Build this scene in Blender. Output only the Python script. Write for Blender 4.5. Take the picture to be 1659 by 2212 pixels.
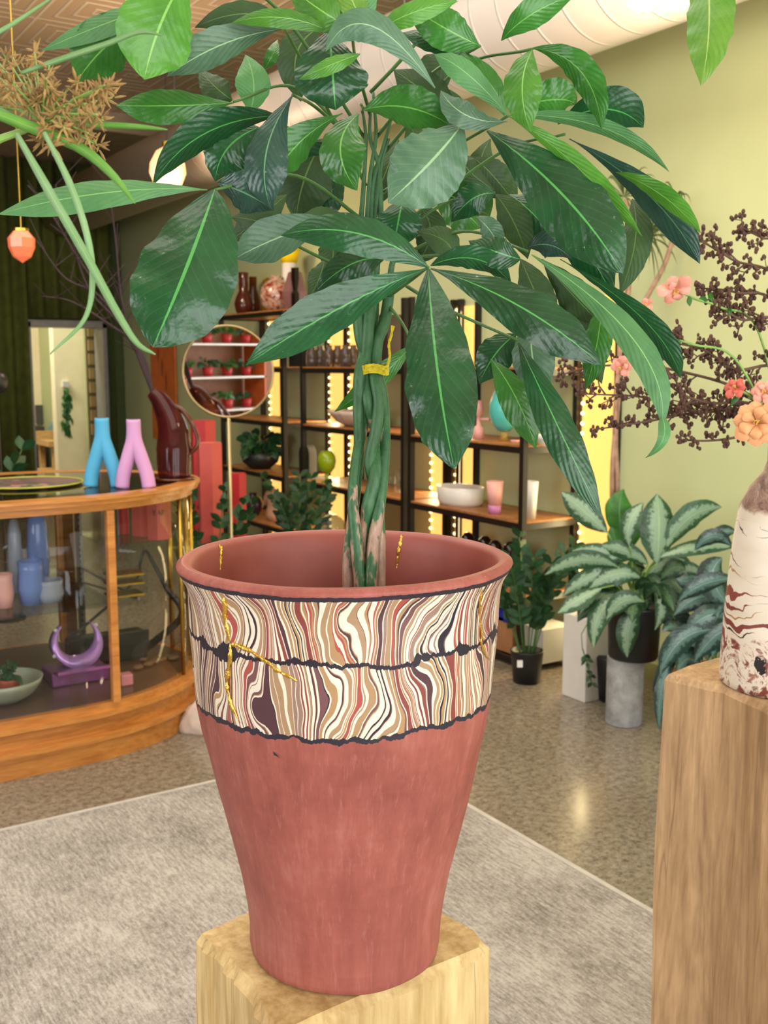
import bpy, bmesh, math, random
from math import sin, cos, pi, radians, atan2, sqrt, hypot, exp
from mathutils import Vector, Matrix

for o in list(bpy.data.objects): bpy.data.objects.remove(o)
SC = bpy.context.scene
COL = SC.collection
# ------------------------------------------------------------------ camera
FPX, YAW, PIT, H = 2250.0, radians(32.8), radians(8.05), 1.5
FW = Vector((sin(YAW)*cos(PIT), cos(YAW)*cos(PIT), -sin(PIT)))
RT = Vector((cos(YAW), -sin(YAW), 0))
UP = RT.cross(FW)
CAM = Vector((0, 0, H))
cd = bpy.data.cameras.new('camera'); cam = bpy.data.objects.new('camera', cd); COL.objects.link(cam)
cam.location = CAM; cam.rotation_euler = (pi/2-PIT, 0, -YAW)
cd.sensor_fit = 'VERTICAL'; cd.sensor_height = 24; cd.lens = 24*FPX/2212
cd.clip_start = .02; cd.clip_end = 100
cd.dof.use_dof = True; cd.dof.focus_distance = 1.15; cd.dof.aperture_fstop = 8.0
SC.camera = cam
# ------------------------------------------------------------------ light + exposure
SC.view_settings.view_transform = 'Standard'; SC.view_settings.look = 'None'
SC.view_settings.exposure = 0.42; SC.view_settings.gamma = 1.0
SC.view_settings.use_curve_mapping = False
w = bpy.data.worlds.new('sky'); SC.world = w; w.use_nodes = True
w.node_tree.nodes['Background'].inputs[0].default_value = (.80, .88, 1, 1)
w.node_tree.nodes['Background'].inputs[1].default_value = 1.2
def area(name, loc, target, sx, sy, power, colour):
    l = bpy.data.lights.new(name, 'AREA'); l.shape = 'RECTANGLE'; l.size = sx; l.size_y = sy
    l.energy = power; l.color = colour
    o = bpy.data.objects.new(name, l); COL.objects.link(o); o.location = loc
    o.rotation_euler = (Vector(target)-Vector(loc)).to_track_quat('-Z', 'Y').to_euler()
    return o
area('daylight_shop_window', (.5, -2.35, 1.75), (.6, 3, 2.5), 5.0, 2.4, 140, (1, .98, .94))
area('side_fill_light', (-2.85, 2.2, 1.9), (1, 3.2, 3.3), 2.6, 1.8, 92, (.92, .96, 1))  # unseen fill lamp added to wash the ceiling; the left wall has no window
area('overhead_fill_light', (.9, 3.2, 3.5), (.9, 3.2, 0), 2.6, 5.0, 95, (1, .95, .86))  # added overhead fill lamp, not a fixture of the room
area('back_room_light', (1.9, 11.2, 3.0), (2.3, 12.8, .9), 1.6, .5, 75, (1, .95, .84))

# ------------------------------------------------------------------ pixel -> world
def ray(x, y): return FW + RT*((x-829.5)/FPX) - UP*((y-1106)/FPX)
def at(x, y, d): return CAM + ray(x, y)*d
def gr(x, y, z=0.0):
    r = ray(x, y); return CAM + r*((z-H)/r.z)
def onx(x, y, X):
    r = ray(x, y); return CAM + r*(X/r.x)
def ony(x, y, Y):
    r = ray(x, y); return CAM + r*(Y/r.y)
def depth(p): return (Vector(p)-CAM).dot(FW)
# ------------------------------------------------------------------ materials
def L(h):
    h = h.lstrip('#'); c = [int(h[i:i+2], 16)/255 for i in (0, 2, 4)]
    return tuple((v/12.92 if v <= .04045 else ((v+.055)/1.055)**2.4) for v in c)+(1,)
class NT:
    def __init__(s, name):
        s.m = bpy.data.materials.new(name); s.m.use_nodes = True; s.t = s.m.node_tree
        s.p = s.t.nodes['Principled BSDF']; s.out = s.t.nodes['Material Output']
    def n(s, kind, **kw):
        nd = s.t.nodes.new('ShaderNode'+kind)
        for k, v in kw.items():
            if hasattr(nd, k): setattr(nd, k, v)
        return nd
    def l(s, a, b): s.t.links.new(a, b)
    def set(s, sock, v):
        if hasattr(v, 'is_linked') or hasattr(v, 'links'): s.l(v, sock)
        else: sock.default_value = v
    def coord(s, which='Object', scale=(1, 1, 1), rot=(0, 0, 0)):
        c = s.n('TexCoord'); m = s.n('Mapping'); m.inputs['Scale'].default_value = scale
        m.inputs['Rotation'].default_value = rot
        s.l(c.outputs[which], m.inputs['Vector']); return m.outputs[0]
    def noise(s, vec, scale, detail=3, rough=.5, dist=0, out=0):
        nd = s.n('TexNoise'); s.l(vec, nd.inputs['Vector']); nd.inputs['Scale'].default_value = scale
        nd.inputs['Detail'].default_value = detail; nd.inputs['Roughness'].default_value = rough
        nd.inputs['Distortion'].default_value = dist; return nd.outputs[out]
    def math(s, op, a, b=0.0, c=None):
        nd = s.n('Math'); nd.operation = op; s.set(nd.inputs[0], a); s.set(nd.inputs[1], b)
        if c is not None: s.set(nd.inputs[2], c)
        return nd.outputs[0]
    def ramp(s, f, stops, const=False):
        nd = s.n('ValToRGB'); r = nd.color_ramp
        if const: r.interpolation = 'CONSTANT'
        while len(r.elements) > 1: r.elements.remove(r.elements[0])
        r.elements[0].position = stops[0][0]; r.elements[0].color = stops[0][1]
        for p, c in stops[1:]:
            e = r.elements.new(p); e.color = c
        s.l(f, nd.inputs[0]); return nd.outputs[0]
    def mix(s, f, a, b, blend='MIX'):
        nd = s.n('Mix'); nd.data_type = 'RGBA'; nd.blend_type = blend
        s.set(nd.inputs[0], f); s.set(nd.inputs[6], a); s.set(nd.inputs[7], b); return nd.outputs[2]
    def step(s, v, lo, hi):
        nd = s.n('MapRange'); s.set(nd.inputs[0], v); nd.inputs[1].default_value = lo
        nd.inputs[2].default_value = hi; return nd.outputs[0]
    def bump(s, h, strength=.3, dist=.01):
        nd = s.n('Bump'); nd.inputs['Strength'].default_value = strength
        nd.inputs['Distance'].default_value = dist; s.l(h, nd.inputs['Height'])
        s.l(nd.outputs[0], s.p.inputs['Normal'])
def G(v): return (v, v, v, 1)
MC = {}
def plain(name, col, rough=.5, metal=0, var=.12, scale=12, bump=0, **kw):
    if name in MC: return MC[name]
    t = NT(name); v = t.coord(); nz = t.noise(v, scale, 4)
    c = L(col) if isinstance(col, str) else col
    a = tuple(x*(1-var) for x in c[:3])+(1,); b = tuple(min(1, x*(1+var)) for x in c[:3])+(1,)
    t.l(t.ramp(nz, [(.3, a), (.7, b)]), t.p.inputs['Base Color'])
    t.p.inputs['Roughness'].default_value = rough; t.p.inputs['Metallic'].default_value = metal
    if bump: t.bump(nz, bump)
    for k, v2 in kw.items(): t.p.inputs[k].default_value = v2
    MC[name] = t.m; return t.m
def emit(name, col, s):
    t = NT(name); t.p.inputs['Base Color'].default_value = L(col)
    t.p.inputs['Emission Color'].default_value = L(col); t.p.inputs['Emission Strength'].default_value = s
    return t.m
def glassy(name, col, opac=.35, rough=.06):
    """clear or tinted glass: tinted see-through plus a fresnel gloss; opac adds body colour"""
    t = NT(name); c = L(col)
    tr = t.n('BsdfTransparent'); tr.inputs[0].default_value = tuple(max(0, 1-(1-x)*opac*1.3) for x in c[:3])+(1,)
    gl = t.n('BsdfGlossy'); gl.inputs['Roughness'].default_value = rough; lw = t.n('LayerWeight'); lw.inputs[0].default_value = .5; fr_ = t.math('MULTIPLY_ADD', t.math('POWER', lw.outputs[1], 4.5), .6, .022)
    t.p.inputs['Base Color'].default_value = c; t.p.inputs['Roughness'].default_value = rough
    m1 = t.n('MixShader'); m1.inputs[0].default_value = max(0, opac-.2)*.75
    t.l(tr.outputs[0], m1.inputs[1]); t.l(t.p.outputs[0], m1.inputs[2])
    mx = t.n('MixShader'); t.l(fr_, mx.inputs[0]); t.l(m1.outputs[0], mx.inputs[1]); t.l(gl.outputs[0], mx.inputs[2])
    t.l(mx.outputs[0], t.out.inputs[0]); return t.m
def wood(name, dark, light, axis='z', scale=1.0, rough=.45, ring=18.0, gloss=.3, split=0):
    t = NT(name); st = {'x': (.12, 1, 1), 'y': (1, .12, 1), 'z': (1, 1, .10)}[axis]
    v = t.coord(scale=tuple(q*scale for q in st))
    n1 = t.noise(v, 7, 4, .6, .6); n2 = t.noise(v, 95, 4, .7); n3 = t.noise(v, 26, 3, .6)
    s = t.math('MULTIPLY_ADD', n1, ring, 0.0); s = t.math('FRACT', t.math('ADD', s, t.math('MULTIPLY', n3, .6)))
    s = t.math('PINGPONG', s, .5); s = t.math('MULTIPLY', s, 2); s = t.step(s, .0, 1.0)
    f = t.math('ADD', t.math('MULTIPLY', s, .13), t.math('ADD', t.math('MULTIPLY', n2, .42), t.math('MULTIPLY', n3, .60)))
    c = t.ramp(f, [(.38, L(dark)), (.74, L(light))])
    if split:
        k = t.coord(scale=(22, 22, .5)); nn = t.noise(k, 1, 2, .5)
        cr = t.math('ABSOLUTE', t.math('SUBTRACT', nn, .5)); cr = t.step(cr, .0, .006)
        gn = t.n('NewGeometry'); sx_ = t.n('SeparateXYZ'); t.l(gn.outputs['Normal'], sx_.inputs[0]); cr = t.math('MAXIMUM', cr, t.math('GREATER_THAN', sx_.outputs[2], .5))
        c = t.mix(t.math('MULTIPLY_ADD', cr, .45, .55), L('5c4324'), c)
        k2 = t.coord(scale=(9, 9, 2)); st2 = t.step(t.noise(k2, 1.3, 3), .45, .75)
        c = t.mix(t.math('MULTIPLY', st2, .35), c, L('8c6a40'))
    t.l(c, t.p.inputs['Base Color']); t.p.inputs['Roughness'].default_value = rough
    t.p.inputs['Specular IOR Level'].default_value = gloss
    t.bump(f, .15, .004); return t.m
def leafmat(name, a, b, rib, rough=.34, vein=.35, spots=.4, trans=.12, varieg=None):
    t = NT(name); uv = t.n('UVMap'); sp = t.n('SeparateXYZ'); t.l(uv.outputs[0], sp.inputs[0])
    u, v = sp.outputs[0], sp.outputs[1]
    o = t.coord(); nz = t.noise(o, 22, 4, .6)
    du = t.math('ABSOLUTE', t.math('SUBTRACT', u, .5))
    info = t.n('ObjectInfo')
    base = t.ramp(nz, [(.3, L(a)), (.72, L(b))])
    hs = t.n('HueSaturation'); t.l(base, hs.inputs['Color'])
    t.l(t.math('MULTIPLY_ADD', info.outputs['Random'], .35, .82), hs.inputs['Value']); base = hs.outputs[0]
    ph = t.math('FRACT', t.math('MULTIPLY', t.math('SUBTRACT', v, t.math('MULTIPLY', du, .55)), 12))
    ve = t.math('ABSOLUTE', t.math('SUBTRACT', ph, .5)); vm = t.step(ve, .07, .0)
    vein = vein*.6
    if varieg:
        e = t.math('ADD', t.math('MULTIPLY', du, 2.0), t.math('MULTIPLY', t.math('SUBTRACT', t.noise(o, 60, 3, .7), .5), 1.3))
        e = t.math('ADD', e, t.math('MULTIPLY', vm, .12))
        base = t.mix(t.step(e, .38, .62), L(varieg), base)
    c = t.mix(t.math('MULTIPLY', vm, vein), base, L(rib))
    if spots:
        q = t.step(t.noise(o, 130, 4, .75), .64, .70)
        q = t.math('MULTIPLY', q, t.step(t.noise(o, 14, 2), .5, .68))
        c = t.mix(t.math('MULTIPLY', q, spots), c, L('b9c9a4'))
    rw = t.math('MULTIPLY_ADD', v, -.014, .024)
    c = t.mix(t.math('LESS_THAN', du, rw), c, L(rib))
    t.l(c, t.p.inputs['Base Color']); t.p.inputs['Roughness'].default_value = rough
    t.bump(t.math('ADD', t.math('MULTIPLY', ve, .22), t.math('MULTIPLY', nz, 1.6)), .4, .005)
    tl = t.n('BsdfTranslucent'); t.l(c, tl.inputs[0])
    mx = t.n('MixShader'); mx.inputs[0].default_value = trans
    t.l(t.p.outputs[0], mx.inputs[1]); t.l(tl.outputs[0], mx.inputs[2]); t.l(mx.outputs[0], t.out.inputs[0])
    return t.m
# ------------------------------------------------------------------ mesh helpers
class MB:
    def __init__(s): s.v = []; s.f = []; s.uv = {}; s.mi = []
    def add(s, vs, fs, uvs=None, mi=0):
        o = len(s.v); s.v += [tuple(p) for p in vs]
        for i, f in enumerate(fs):
            s.f.append([o+k for k in f]); s.mi.append(mi)
            if uvs: s.uv[len(s.f)-1] = [uvs[k] for k in f]
    def box(s, a, b, mi=0):
        x0, y0, z0 = [min(p, q) for p, q in zip(a, b)]; x1, y1, z1 = [max(p, q) for p, q in zip(a, b)]
        s.add([(x0,y0,z0),(x1,y0,z0),(x1,y1,z0),(x0,y1,z0),(x0,y0,z1),(x1,y0,z1),(x1,y1,z1),(x0,y1,z1)],
              [(0,3,2,1),(4,5,6,7),(0,1,5,4),(1,2,6,5),(2,3,7,6),(3,0,4,7)], mi=mi)
    def obox(s, c, ux, uy, uz, mi=0):
        c, ux, uy, uz = map(Vector, (c, ux, uy, uz)); vs = []
        for k in (-1, 1):
            for i, j in ((-1,-1),(1,-1),(1,1),(-1,1)): vs.append(c+ux*i+uy*j+uz*k)
        s.add(vs, [(0,3,2,1),(4,5,6,7),(0,1,5,4),(1,2,6,5),(2,3,7,6),(3,0,4,7)], mi=mi)
    def tube(s, pts, r, n=8, cap=True, mi=0, flat=1.0):
        pts = [Vector(p) for p in pts]; m = len(pts)
        rs = r if isinstance(r, (list, tuple)) else [r]*m
        up = Vector((0, 0, 1)); vs = []; nrm = None
        for i, p in enumerate(pts):
            t = (pts[min(i+1, m-1)]-pts[max(i-1, 0)])
            if t.length < 1e-9: t = Vector((0, 0, 1))
            t.normalize()
            if nrm is None:
                nrm = t.cross(up) if abs(t.z) < .9 else t.cross(Vector((1, 0, 0)))
            nrm = (nrm - t*nrm.dot(t)); nrm.normalize(); b = t.cross(nrm)
            for k in range(n):
                a = 2*pi*k/n; vs.append(p+nrm*(rs[i]*cos(a))+b*(rs[i]*flat*sin(a)))
        fs = [(i*n+k, i*n+(k+1) % n, (i+1)*n+(k+1) % n, (i+1)*n+k) for i in range(m-1) for k in range(n)]
        if cap: fs += [tuple(range(n-1, -1, -1)), tuple((m-1)*n+k for k in range(n))]
        s.add(vs, fs, mi=mi)
    def lathe(s, prof, c=(0, 0, 0), n=48, mi=0, M=None, sx=1, sy=1, jit=None):
        c = Vector(c); vs = []; m = len(prof)
        for r, z in prof:
            for k in range(n):
                a = 2*pi*k/n; rr = r+(jit(a, z) if jit and r > .001 else 0)
                p = Vector((rr*cos(a)*sx, rr*sin(a)*sy, z))
                if M is not None: p = M @ p
                vs.append(c+p)
        fs = [(i*n+k, i*n+(k+1) % n, (i+1)*n+(k+1) % n, (i+1)*n+k) for i in range(m-1) for k in range(n)]
        s.add(vs, fs, mi=mi)
    def prism(s, poly, z0, z1, mi=0):
        n = len(poly); vs = [(p[0], p[1], z0) for p in poly]+[(p[0], p[1], z1) for p in poly]
        s.add(vs, [tuple(range(n-1, -1, -1)), tuple(range(n, 2*n))]+[(k, (k+1) % n, n+(k+1) % n, n+k) for k in range(n)], mi=mi)
    def ball(s, c, r, n=10, m=7, sc=(1, 1, 1), mi=0):
        prof = [(r*sin(pi*i/m), -r*cos(pi*i/m)) for i in range(m+1)]
        s.lathe([(a*sc[0], b*sc[2]) for a, b in prof], c, n, mi)
    def build(s, name, mats, parent=None, smooth=False, bevel=0, sub=0, org=None):
        me = bpy.data.meshes.new(name)
        if org is not None:
            O = Vector(org); s.v = [tuple(Vector(p)-O) for p in s.v]
        me.from_pydata(s.v, [], s.f)
        mats = mats if isinstance(mats, (list, tuple)) else [mats]
        for m in mats: me.materials.append(m)
        if s.uv:
            ul = me.uv_layers.new(name='UVMap')
            for i, p in enumerate(me.polygons):
                if i in s.uv:
                    for k, li in enumerate(p.loop_indices): ul.data[li].uv = s.uv[i][k]
        for p, mi in zip(me.polygons, s.mi): p.material_index = mi; p.use_smooth = smooth
        me.validate(); me.update()
        o = bpy.data.objects.new(name, me); COL.objects.link(o)
        if org is not None: o.location = org
        if parent is not None:
            o.parent = parent
            pm = Matrix.Translation(wloc(parent)); o.matrix_parent_inverse = pm.inverted() if not RZ.get(parent.name) else Matrix.Identity(4)
        if bevel:
            b = o.modifiers.new('bevel', 'BEVEL'); b.width = bevel; b.segments = 2; b.limit_method = 'ANGLE'
        if sub:
            b = o.modifiers.new('subd', 'SUBSURF'); b.levels = sub; b.render_levels = sub
        return o
RZ = {}; WL = {}
def wloc(o): return WL.get(o.name, o.location)
def tag(o, label, cat, group=None, kind=None):
    o['label'] = label; o['category'] = cat
    if group: o['group'] = group
    if kind: o['kind'] = kind
    return o
def thing(name, loc, label, cat, group=None):
    o = bpy.data.objects.new(name, None); COL.objects.link(o); o.location = loc; o.empty_display_size = .05
    return tag(o, label, cat, group)
def struct(o): o['kind'] = 'structure'; return o
def copy_tree(o, loc, label=None, group=None):
    def cp(q, par):
        c = q.copy(); COL.objects.link(c); c.parent = par; c.matrix_parent_inverse = q.matrix_parent_inverse.copy()
        for ch in list(q.children): cp(ch, c)
        return c
    kids = list(o.children); r = o.copy(); COL.objects.link(r); r.location = loc
    for ch in kids: cp(ch, r)
    if label: r['label'] = label
    if group: r['group'] = group
    return r
def spline(P, n):
    """Catmull-Rom through points"""
    P = [Vector(p) for p in P]; Q = [P[0]*2-P[1]]+P+[P[-1]*2-P[-2]]; out = []
    for i in range(1, len(Q)-2):
        for k in range(n):
            t = k/n; a, b, c, d = Q[i-1:i+3]
            out.append(.5*((2*b)+(c-a)*t+(2*a-5*b+4*c-d)*t*t+(3*b-a-3*c+d)*t**3))
    out.append(P[-1]); return out
def lerp(a, b, t): return a+(b-a)*t
def leafgeo(mb, b, m, t, hw, roll=0, peak=.58, fold=.18, wave=.0, waves=5, n=20, sharp=1.0, rnd=random, cross=9):
    """a leaf blade: b,m,t world points on the midrib, hw real half width"""
    b, m, t = Vector(b), Vector(m), Vector(t); c = m*2-(b+t)/2
    pw = math.log(.5)/math.log(peak); vs = []; uv = []; ph = rnd.random()*6.28
    H_ = cross//2
    for i in range(n+1):
        s = i/n; p = b*(1-s)**2+c*2*s*(1-s)+t*s*s
        tg = ((c-b)*(1-s)+(t-c)*s); tg.normalize()
        vw = (p-CAM).normalized(); W = tg.cross(vw)
        if W.length < 1e-4: W = RT.copy()
        W.normalize(); W = Matrix.Rotation(roll, 3, tg) @ W; N = W.cross(tg)
        prof = max(0, sin(pi*s**pw))**sharp if 0 < s < 1 else 0
        if s > .82: prof *= (1-((s-.82)/.18)**1.5*.35)
        wd = hw*max(prof, .035 if s < .5 else .004)
        for k in range(cross):
            q = (k-H_)/H_
            lift = fold*abs(q)**1.4*wd + wave*hw*sin(waves*2*pi*s+ph+(1.7 if q > 0 else 0))*abs(q)**2*prof
            rip = 1+(.022 if wave else 0)*sin(waves*1.3*2*pi*s+ph)*abs(q)
            vs.append(p+W*(q*wd*rip)-N*lift*-1); uv.append((k/(cross-1), s))
    fs = [(i*cross+k, i*cross+k+1, (i+1)*cross+k+1, (i+1)*cross+k) for i in range(n) for k in range(cross-1)]
    mb.add(vs, fs, uv)
# ------------------------------------------------------------------ common materials
M_WALL = plain('green_wall_paint', 'bfc895', .6, var=.03, scale=3)
M_WALLD = plain('dark_green_wall_paint', '3a4a20', .7)
M_CEIL = None
M_BLACK = plain('black_metal', '17130f', .4)
M_BLACKP = plain('black_plastic', '191a1c', .4)
M_CREAM = plain('cream_paint', 'ecdcb2', .7, var=.04)
M_WHITE = plain('white_ceramic', 'd6d4cc', .35, var=.04)
M_CORAL = plain('coral_paint', 'c8554c', .6, var=.05)
M_RED = plain('red_paint', 'b3252b', .5, var=.06)
M_SOIL = plain('potting_soil', '2c1e14', .95, var=.4, scale=90, bump=.8)
M_TERRA = plain('terracotta_clay', 'a84f38', .7, var=.1)
M_BRASS = plain('brass', 'c9a545', .25, 1, var=.1)
M_STEEL = plain('brushed_steel', '9a9c9c', .3, 1)
M_GLASS = glassy('clear_glass', 'd8e4e6', .12, .03)
M_AMBER = glassy('amber_glass', '7a3a10', .8, .08)
M_STEM = plain('green_stem', '3f6a2c', .5, var=.25, scale=30)
M_STEMB = plain('bright_green_stem', '7fa650', .5, var=.2, scale=30)
M_SHELFW = wood('shelf_wood', '7a4c28', 'b67f4c', 'y', 1.3)
M_OAK = wood('oak_case_wood', 'a5662a', 'cf8d46', 'x', 1.0, rough=.3, ring=9, gloss=.5)
M_STUMP = wood('stump_wood', 'a3854f', 'd6bf8a', 'z', 1.2, rough=.7, ring=7, split=1)
M_STUMP2 = wood('timber_block_wood', '8f7252', 'bf9f76', 'z', 1.6, rough=.65, ring=8, split=1)

# ================================================================== SETTING
XL, XR, YF, YB, ZC = -3.0, 3.67, -2.5, 10.7, 3.6
# floor: ground concrete with exposed aggregate
t = NT('ground_concrete'); v = t.coord()
vo = t.n('TexVoronoi'); t.l(v, vo.inputs['Vector']); vo.inputs['Scale'].default_value = 62; vo.inputs['Randomness'].default_value = 1
n1 = t.noise(v, 2.2, 4, .6); n2 = t.noise(v, 38, 5, .75); n3 = t.noise(v, 70, 4, .8)
c = t.ramp(n2, [(.34, L('5a5044')), (.48, L('827868')), (.66, L('9f9686'))])
c = t.mix(t.step(n1, .35, .7), c, L('93846a'), 'MIX') if False else c
c = t.mix(t.math('MULTIPLY', t.step(n1, .3, .75), .45), c, L('6f6350'))
sp = t.step(n3, .58, .66); c = t.mix(t.math('MULTIPLY', sp, .85), c, L('2e241a'))
sp2 = t.step(vo.outputs['Distance'], .22, .12); c = t.mix(t.math('MULTIPLY', sp2, .35), c, L('b9b09e'))
t.l(c, t.p.inputs['Base Color'])
t.l(t.math('MULTIPLY_ADD', n2, .2, .10), t.p.inputs['Roughness'])
b = MB(); b.box((XL-.1, YF-.1, -.1), (XR+.1, 16.2, 0)); struct(b.build('floor', t.m))
# ceiling: pressed tin panels of nested squares
t = NT('pressed_tin'); v = t.coord(scale=(1/.62, 1/.62, 1)); s = t.n('SeparateXYZ'); t.l(v, s.inputs[0])
def sq(ax): return t.math('ABSOLUTE', t.math('SUBTRACT', t.math('FRACT', ax), .5))
dd = t.math('MAXIMUM', sq(s.outputs[0]), sq(s.outputs[1]))
rg = t.math('PINGPONG', t.math('MULTIPLY', dd, 7), .5); rm = t.step(rg, .33, .47)
seam = t.step(dd, .478, .492); rm = t.math('MAXIMUM', rm, seam)
cc = t.mix(rm, L('cbb192'), L('f0e2ca')); t.l(cc, t.p.inputs['Base Color']); t.bump(rm, .8, .012)
t.p.inputs['Roughness'].default_value = .4
b = MB(); b.box((XL-.1, YF-.1, ZC), (XR+.1, YB+.1, ZC+.1)); struct(b.build('ceiling', t.m))
b = MB(); b.box((XR, YF-.1, 0), (XR+.1, 16.2, ZC)); struct(b.build('wall_right', M_WALL))
b = MB(); b.box((XL-.1, YF-.1, 0), (XL, 16.2, ZC)); struct(b.build('wall_left', plain('left_wall_paint', '8a5836', .6, var=.08)))
D0 = ony(56, 900, YB).x; D1 = ony(226, 900, YB).x; DZ = ony(120, 697, YB).z
b = MB(); b.box((XL-.1, YB, 0), (D0, YB+.12, ZC)); b.box((D1, YB, 0), (XR, YB+.12, ZC)); b.box((D0, YB, DZ), (D1, YB+.12, ZC))
struct(b.build('wall_back', M_WALLD))
b = MB(); b.box((XL-.1, 14.0, 0), (XR+.1, 14.1, ZC)); struct(b.build('wall_back_room', M_CREAM))
b = MB(); b.box((XL-.1, YB, ZC-.3), (XR+.1, 14.1, ZC-.2)); struct(b.build('ceiling_back_room', M_CREAM))
# shop front: wall with two big windows behind the camera
fr = MB()
fr.box((XL, YF-.12, 0), (XR, YF, .55)); fr.box((XL, YF-.12, 2.95), (XR, YF, ZC))
for x0, x1 in ((XL, -2.5), (.35, .65), (3.4, XR)): fr.box((x0, YF-.12, .55), (x1, YF, 2.95))
struct(fr.build('wall_front', M_CREAM))
for i, (x0, x1) in enumerate(((-2.5, .35), (.65, 3.4))):
    b = MB()
    for q in ((x0, .55, x1, .62), (x0, 2.88, x1, 2.95), (x0, .55, x0+.06, 2.95), (x1-.06, .55, x1, 2.95), ((x0+x1)/2-.03, .55, (x0+x1)/2+.03, 2.95)):
        b.box((q[0], YF-.09, q[1]), (q[2], YF-.03, q[3]))
    struct(b.build('window_%d' % (i+1), M_BLACK))
# soffit at the curtain, baseboard on the right wall
b = MB(); b.box((XL, 8.9, ZC-.16), (XR, YB, ZC-.001)); struct(b.build('trim_1', plain('soffit_paint', 'b09a7c', .6)))
b = MB(); b.box((XR-.015, YF, 0), (XR, YB, .1)); struct(b.build('baseboard_right', plain('baseboard_paint', '9a9a66', .5)))
# door opening jambs
b = MB(); b.box((D0-.0, YB-.17, 0), (D0+.045, YB+.12, DZ+.0)); b.box((D1-.04, YB-.17, 0), (D1, YB+.12, DZ))
b.box((D0, YB-.17, DZ-.05), (D1, YB+.12, DZ+.02)); struct(b.build('door_1', plain('grey_door_frame', '8a8a84', .4, .3)))
# curtains
def curtain(name, x0, x1, z0, z1, y, label):
    n = max(8, int((x1-x0)/.02)); vs = []; 
    for j in (0, 1):
        for i in range(n+1):
            x = x0+(x1-x0)*i/n; yy = y+.045*sin(x*38+.8*sin(x*7))+.02*sin(x*11)
            vs.append((x, yy, z1 if j else z0))
    for j in (0, 1):
        for i in range(n+1):
            x, yy, z = vs[j*(n+1)+i]; vs.append((x, yy+.008, z))
    k = 2*(n+1); fs = []
    for i in range(n):
        fs += [(i, i+1, n+2+i, n+1+i), (k+i+1, k+i, k+n+1+i, k+n+2+i), (i, k+i, k+i+1, i+1), (n+1+i, n+2+i, k+n+2+i, k+n+1+i)]
    b = MB(); b.add(vs, fs); o = b.build(name, plain('olive_velvet', '4c5418', .9, var=.2), smooth=True)
    return tag(o, label, 'curtain', 'olive curtains on the far wall')
curtain('curtain', 0.6, D0-.01, .02, ZC-.17, YB-.26, 'dark olive floor-length curtain left of the bright doorway')
curtain('curtain', D0, D1+.0, DZ+.03, ZC-.17, YB-.26, 'dark olive curtain length hanging above the bright doorway')
curtain('curtain', D1+.01, 3.50, .02, ZC-.17, YB-.26, 'dark olive floor-length curtain between the doorway and orange banner')

# ================================================================== back room beyond the doorway
bx = lambda px, y=14.0: ony(px, 900, y).x
p0, p1 = ony(122, 900, 11.6).x, ony(186, 900, 11.6).x
b = MB(); b.box((p0, 11.6, 0), (p1, 11.75, ZC-.3)); struct(b.build('wall_partition', plain('partition_paint', 'efe3b8', .7, var=.03)))
o = thing('wall_planter', ony(143, 870, 11.55), 'narrow trailing green plant hung on the cream partition', 'plant')
b = MB(); random.seed(3)
for i in range(46):
    q = ony(143+random.uniform(-6, 6), random.uniform(835, 930), 11.5); leafgeo(b, q, q+Vector((random.uniform(-.03, .03), -.02, -.03)), q+Vector((random.uniform(-.05, .05), -.01, -.10)), .02, random.uniform(-1, 1), n=5, cross=3)
M_LDARK = leafmat('dark_leaf_plain', '153a20', '24522a', '3f6f3c', .5, .2, 0)
M_LMID0 = leafmat('mid_leaf_plain', '23541f', '3a7a2c', '5f9a4a', .45, .2, 0)
b.build('foliage', M_LMID0, o)
b = MB(); q = ony(143, 830, 11.55); b.box(q-Vector((.035, .0, .03)), q+Vector((.035, .05, .03))); b.build('holder', M_WHITE, o)
# table, chair
M_PINE = wood('pine_wood', 'b98a4c', 'dab273', 'x', 1)
tx = ony(112, 950, 12.4).x; tz = ony(112, 950, 12.4).z
o = thing('desk', (tx, 12.4, 0), 'pale pine desk beyond the doorway beside the cream partition', 'desk')
b = MB(); b.box((tx-.12, 12.1, tz-.06), (tx+.28, 12.8, tz)); b.build('desk_top', M_PINE, o)
for dx, dy in ((-.06, 12.15), (.2, 12.15), (-.06, 12.72), (.2, 12.72)):
    b = MB(); b.box((tx+dx, dy, 0), (tx+dx+.06, dy+.06, tz-.06)); b.build('leg', M_PINE, o)
cx = ony(82, 950, 12.0).x; cz = ony(82, 932, 12.0).z; o = thing('folding_chair', (cx, 12.0, 0), 'pine folding chair standing beyond the doorway at the desk', 'chair')
b = MB(); b.tube([(cx-.17, 11.92, cz), (cx-.02, 12.1, .02)], .014); b.tube([(cx+.17, 11.92, cz), (cx+.2, 12.1, .02)], .014); b.build('frame', M_PINE, o)
b = MB(); b.tube([(cx-.1, 12.2, cz-.45), (cx-.16, 11.85, .02)], .013); b.tube([(cx+.24, 12.2, cz-.45), (cx+.1, 11.85, .02)], .013); b.build('leg', M_PINE, o)
b = MB(); b.box((cx-.18, 11.9, cz-.47), (cx+.2, 12.25, cz-.44)); b.build('seat', M_PINE, o)
b = MB(); b.box((cx-.18, 11.9, cz-.09), (cx+.18, 11.93, cz+.01)); b.build('backrest', M_PINE, o)
q = ony(113, 950, 12.5); b = MB(); b.lathe([(0, 0), (.035, 0), (.035, .13), (.014, .17), (.014, .2), (0, .2)], (q.x, 12.5, tz), 16)
tag(b.build('water_bottle', glassy('blue_bottle', '9cc4dc', .5), smooth=True), 'clear bottle with blue label on the pine desk', 'bottle')
q = ony(97, 895, 13.9); b = MB(); b.box((q.x-.1, 13.95, q.z-.12), (q.x+.1, 13.99, q.z+.12))
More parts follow.
